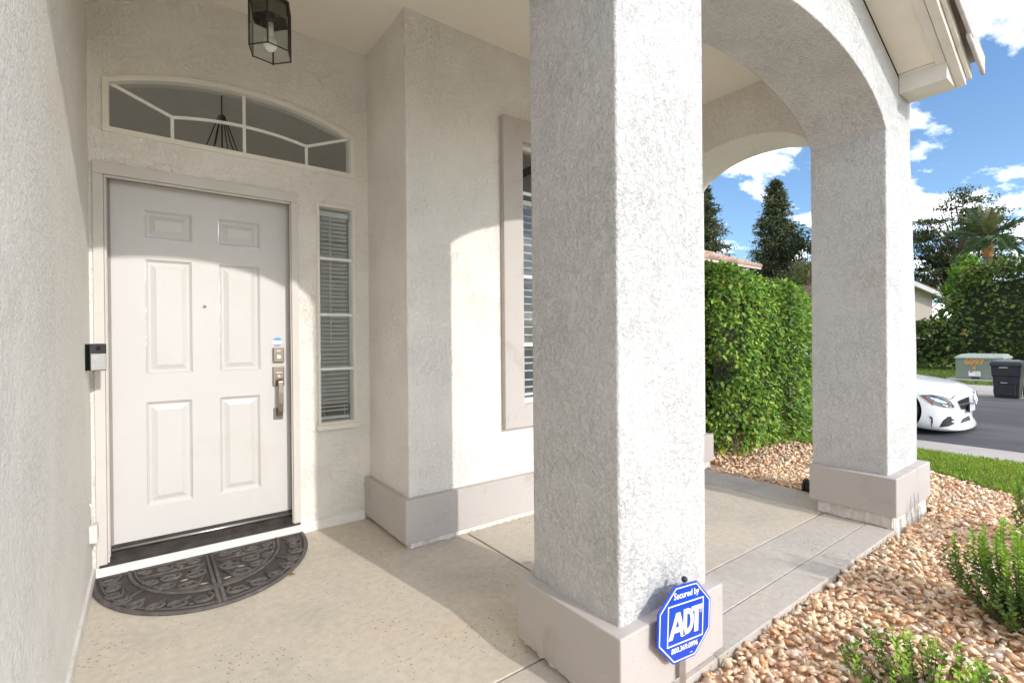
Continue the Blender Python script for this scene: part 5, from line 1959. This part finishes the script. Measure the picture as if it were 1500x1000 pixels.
MB().tube([(bx0 + 0.60, by0 - 0.2, 0.60), (bx0 + 0.66, by0 - 0.2, 0.61), (bx0 + 0.66, by0 + 0.2, 0.61), (bx0 + 0.60, by0 + 0.2, 0.60)], 0.014, 8).build('handle', M_BIN, bn, smooth=True)
for sg2 in (-1, 1):
    MB().disc_prism((bx0 + 0.48, by0 + sg2 * 0.215, zb_ + 0.125), (0, sg2, 0), 0.122, 0.05, 20).build('wheel', M_BLACK, bn, bevel=0.01)

# ------------------------------------------------------------------ parked car
CXC, CYF, CZ0 = 9.665, 1.66, -0.145            # centre line, nose, ground under it
car = thing('parked_car', 'white saloon car parked at the near side of the road, nose past the pillar', 'car', (CXC, CYF + 2.3, CZ0))


body_drop = True


def carp(l, y, z):
    """l metres behind the nose, y to the car's right (towards us), z above the road"""
    return Vector((CXC - y, CYF + l, CZ0 + (z if z <= 0.14 else 0.14 + (z - 0.14) * 0.925) - (0.04 if body_drop else 0)))


M_CAR = plain('pearl_white_paint', (0.80, 0.80, 0.80), 0.25, 0.0, var=0.01, coat=0.7)
M_DARK = plain('dark_glass', (0.012, 0.013, 0.015), 0.08, var=0.1)
M_TYRE = plain('tyre_rubber', (0.02, 0.02, 0.021), 0.8, var=0.2, scale=20)
st = [  # l, half width, bottom, belt z, top z, nose sweep
    (0.00, 0.62, 0.12, 0.50, 0.60, 0.34),
    (0.03, 0.74, 0.09, 0.56, 0.68, 0.33),
    (0.10, 0.80, 0.08, 0.60, 0.745, 0.30),
    (0.25, 0.845, 0.08, 0.655, 0.80, 0.22),
    (0.45, 0.875, 0.10, 0.70, 0.84, 0.12),
    (0.80, 0.895, 0.16, 0.755, 0.89, 0.03),
    (1.25, 0.90, 0.17, 0.83, 0.94, 0.0),
    (1.60, 0.905, 0.17, 0.87, 0.97, 0.0),
    (2.60, 0.905, 0.17, 0.91, 0.98, 0.0),
    (3.60, 0.90, 0.17, 0.93, 0.99, 0.0),
    (4.20, 0.875, 0.20, 0.93, 1.00, 0.0),
    (4.55, 0.82, 0.25, 0.90, 0.99, -0.08),
    (4.68, 0.74, 0.33, 0.80, 0.93, -0.16)]
rings = []
for (l, w, zb, zs, zt, swp) in st:
    hs = [(0.0, zb), (w * 0.55, zb), (w * 0.90, zb + 0.015), (w * 0.985, zb + 0.09), (w, zb + (zs - zb) * 0.45), (w * 0.985, zb + (zs - zb) * 0.75), (w * 0.955, zs), (w * 0.90, zs + (zt - zs) * 0.45), (w * 0.76, zs + (zt - zs) * 0.80), (w * 0.45, zt - (zt - zs) * 0.03), (0, zt)]
    full = hs + [(-y, z) for y, z in reversed(hs[1:-1])]
    rings.append([carp(l + swp * (abs(y) / 0.9) ** 2.6, y, z) for y, z in full])
bm_ = MB().loft(rings)
body = bm_.build('body', M_CAR, car, smooth=True)
sub_ = body.modifiers.new('sub', 'SUBSURF')
sub_.levels = 2
sub_.render_levels = 2
cut = MB()
for l in (0.80, 3.64):
    for sgn in (-1, 1):
        cut.disc_prism(Vector((CXC - sgn * 0.62, CYF + l, CZ0 + 0.335)), (-sgn, 0, 0), 0.365, 0.5, 40)
cutter = link('arch_cutter', cut.mesh('arch_cutter'))
bo = body.modifiers.new('arch', 'BOOLEAN')
bo.operation = 'DIFFERENCE'
bo.object = cutter
bo.solver = 'EXACT'
dg = bpy.context.evaluated_depsgraph_get()
dg.update()
bme = bpy.data.meshes.new_from_object(body.evaluated_get(dg))
body.modifiers.clear()
old = body.data
body.data = bme
bpy.data.objects.remove(cutter)
bme.polygons.foreach_set('use_smooth', [True] * len(bme.polygons))
bme.set_sharp_from_angle(angle=math.radians(40))
Minv = body.matrix_parent_inverse.copy()
ploc = Matrix.Translation(car.location)
bvh = BVHTree.FromPolygons([(ploc @ (Minv @ v.co)) for v in bme.vertices], [tuple(p_.vertices) for p_ in bme.polygons])


def on_car(px, py):
    d = pxray(px, py).normalized()
    hit = bvh.ray_cast(CAMP, d)
    return hit[0], hit[1]


def car_patch(name, poly, mat, parent, lift=0.004, mirror=True, n=6, under=None):
    """a thin fitted panel on the bodywork; poly measured in the photograph's pixels"""
    c = np.mean(np.array(poly), 0)
    edge = []
    for i in range(len(poly)):
        p0, p1 = np.array(poly[i]), np.array(poly[(i + 1) % len(poly)])
        for k_ in range(n):
            edge.append(p0 + (p1 - p0) * k_ / n)
    ringsn = []
    for f in (1.0, 0.7, 0.4):
        ring_ = []
        for e in edge:
            q = c + (e - c) * f
            h, nn = on_car(q[0], q[1])
            if h is None:
                h, nn = on_car(c[0] + (q[0] - c[0]) * 0.8, c[1] + (q[1] - c[1]) * 0.8)
            if h is None:
                return None
            if nn.dot(pxray(*c)) > 0:
                nn = -nn
            ring_.append((h + nn * lift, h - nn * 0.006))
        ringsn.append(ring_)
    m_ = MB()
    tops = [[a for a, b in r__] for r__ in ringsn]
    m_.loft([[b for a, b in ringsn[0]]] + tops, cap0=True, cap1=True)
    if mirror:
        m2_ = [(2 * CXC - v[0], v[1], v[2]) for v in m_.v]
        fs = [tuple(reversed(f)) for f in m_.f]
        o2_ = MB()
        o2_.add(m2_, fs)
        o2_.build(name, mat, parent, smooth=False)
    return m_.build(name, mat, parent)


M_LAMP = plain('headlamp_lens', (0.10, 0.105, 0.115), 0.07, 0.1, var=0.5, scale=14, coat=1.0)
M_AMBER = plain('amber_reflector', (0.42, 0.06, 0.03), 0.2, var=0.3, scale=30)
M_CHROME = plain('chrome', (0.75, 0.76, 0.78), 0.12, 1.0, var=0.05)
car_patch('headlight', [(1346, 578.5), (1362, 579), (1376, 581.5), (1390, 585), (1398, 595), (1396, 597.5), (1384, 597), (1372, 594), (1358, 586)], M_LAMP, car)
car_patch('headlight_reflector', [(1350, 581), (1356, 583), (1369, 593), (1366, 592.5)], M_AMBER, car, 0.008)
car_patch('headlight_element', [(1362, 582), (1374, 584), (1388, 590), (1380, 590), (1370, 587)], M_CHROME, car, 0.007)
car_patch('headlight_element', [(1380, 592), (1389, 593), (1394, 595.5), (1386, 596)], M_CHROME, car, 0.007)
car_patch('grille', [(1402.5, 587.5), (1419, 580.5), (1421, 598), (1408, 599.5)], M_BLACK, car, 0.004)
car_patch('grille_bar', [(1404, 592.5), (1420, 588.5), (1420, 590.0), (1404.5, 594)], M_CHROME, car, 0.010)
car_patch('air_intake', [(1376, 625.5), (1381, 616), (1388, 610), (1393, 609.5), (1394, 613), (1399, 614.5), (1393, 617), (1399, 620), (1390, 624)], M_BLACK, car)
car_patch('lower_grille', [(1406, 620.5), (1410, 613), (1419, 608.5), (1421.5, 615)], M_BLACK, car)
car_patch('side_vent', [(1361, 608.5), (1366, 611), (1366.5, 617), (1364.5, 626), (1364, 617), (1364, 613)], M_BLACK, car)
car_patch('bonnet_seam', [(1394, 585), (1393.5, 582), (1401, 577), (1412, 570), (1412, 570.6), (1401.5, 577.8), (1394.4, 582.4)], M_BLACK, car, 0.002)
car_patch('bonnet_seam', [(1350, 578.2), (1364, 577.8), (1380, 580.5), (1394, 584.5), (1394, 585.2), (1380, 581.4), (1364, 578.6)], M_BLACK, car, 0.003)
# plate and star
h0 = None
for zt_ in (0.42,):
    hh = bvh.ray_cast(carp(-1, 0, zt_), Vector((0, 1, 0)))
    if hh[0] is not None:
        h0 = hh[0]
if h0 is not None:
    y_ = h0.y
    MB().box(CXC - 0.16, CXC + 0.16, y_ - 0.022, y_ - 0.001, h0.z - 0.06, h0.z + 0.06).build('number_plate', M_BLACK, car, bevel=0.004)
    MB().box(CXC - 0.15, CXC + 0.15, y_ - 0.0255, y_ - 0.0225, h0.z - 0.052, h0.z + 0.052).build('number_plate_face', plain('plate_grey', (0.6, 0.6, 0.62), 0.4), car)
hs_ = bvh.ray_cast(carp(-1, 0, 0.575), Vector((0, 1, 0)))
if hs_[0] is not None:
    c_ = hs_[0] + Vector((0, -0.012, 0))
    m = MB()
    m.tube([c_ + Vector((0.095 * math.cos(t), 0, 0.095 * math.sin(t))) for t in np.linspace(0, 2 * PI, 33)], 0.010, 6, caps=False)
    for k in range(3):
        a = PI / 2 + k * 2 * PI / 3
        tip_ = c_ + Vector((0.09 * math.cos(a), 0, 0.09 * math.sin(a)))
        s1 = Vector((-math.sin(a), 0, math.cos(a))) * 0.016
        m.add([c_ + s1, c_ - s1, tip_, c_ + Vector((0, -0.014, 0))], [(0, 3, 2), (3, 1, 2), (0, 2, 1)])
    m.build('star_emblem', M_CHROME, car, smooth=False)
# greenhouse
gr = [(1.45, 0.80, 0.95, 0.94, 0.80), (1.75, 0.80, 0.95, 1.10, 0.70), (2.15, 0.79, 0.96, 1.30, 0.60), (2.45, 0.785, 0.96, 1.385, 0.57), (2.9, 0.78, 0.96, 1.40, 0.56), (3.4, 0.77, 0.97, 1.36, 0.56), (3.9, 0.74, 0.98, 1.20, 0.60), (4.2, 0.70, 0.985, 1.03, 0.66)]
rings = []
for (l, wb, zb, zt, wt) in gr:
    hs = [(0, zb - 0.06), (wb, zb - 0.06), (wb + 0.01, zb), (wt + (wb - wt) * 0.3, zb + (zt - zb) * 0.7), (wt, zt - 0.03), (wt * 0.8, zt - 0.005), (0, zt)]
    full = hs + [(-y, z) for y, z in reversed(hs[1:-1])]
    rings.append([carp(l, y, z) for y, z in full])
MB().loft(rings).build('windows', M_DARK, car, smooth=True)
rf_ = []
for (l, wb, zb, zt, wt) in gr[2:7]:
    hs = [(0, zt - 0.01), (wt + 0.012, zt - 0.045), (wt + 0.012, zt - 0.02), (wt * 0.8, zt + 0.008), (0, zt + 0.014)]
    full = hs + [(-y, z) for y, z in reversed(hs[1:-1])]
    rf_.append([carp(l, y, z) for y, z in full])
MB().loft(rf_).build('roof', M_CAR, car, smooth=True)
pl = MB()
for sgn in (-1, 1):
    pl.tube([carp(1.45, sgn * 0.83, 0.95), carp(2.15, sgn * 0.66, 1.30)], 0.028, 6)
    pl.tube([carp(2.15, sgn * 0.66, 1.30), carp(2.9, sgn * 0.62, 1.39), carp(3.4, sgn * 0.62, 1.35), carp(3.9, sgn * 0.65, 1.20), carp(4.25, sgn * 0.71, 1.02)], 0.03, 6)
    pl.tube([carp(2.75, sgn * 0.80, 0.94), carp(2.8, sgn * 0.64, 1.38)], 0.028, 6)
pl.build('pillars', M_CAR, car, smooth=True)
for sgn in (-1, 1):
    m = MB()
    m.sphere(carp(1.95, sgn * 0.99, 1.0), 0.09, 12, 8, 0.75)
    m.build('mirror', M_CAR, car, smooth=True)
for l in (0.80, 3.64):
    for sgn in (-1, 1):
        c_ = Vector((CXC - sgn * 0.655, CYF + l, CZ0 + 0.333))
        m = MB()
        ax_ = Vector((-sgn, 0, 0))
        rings = []
        for (w_, r__) in ((0.0, 0.30), (0.01, 0.322), (0.04, 0.333), (0.17, 0.333), (0.20, 0.322), (0.21, 0.30), (0.20, 0.235)):
            rings.append([c_ + ax_ * w_ + Vector((0, math.cos(2 * PI * k / 36) * r__, math.sin(2 * PI * k / 36) * r__)) for k in range(36)])
        m.loft(rings, cap1=False)
        wh = m.build('wheel', M_TYRE, car, smooth=True)
        m = MB()
        m.disc_prism(c_ + ax_ * 0.12, ax_, 0.232, 0.012, 32)
        for k in range(5):
            for dlt in (-0.13, 0.13):
                a = 2 * PI * k / 5 + dlt
                m.tube([c_ + ax_ * 0.185 + Vector((0, 0.04 * math.cos(a), 0.04 * math.sin(a))), c_ + ax_ * 0.185 + Vector((0, 0.225 * math.cos(a), 0.225 * math.sin(a)))], 0.016, 6)
        m.tube([c_ + ax_ * 0.185 + Vector((0, 0.228 * math.cos(t), 0.228 * math.sin(t))) for t in np.linspace(0, 2 * PI, 37)], 0.012, 6, caps=False)
        m.build('rim', M_STEEL, wh)
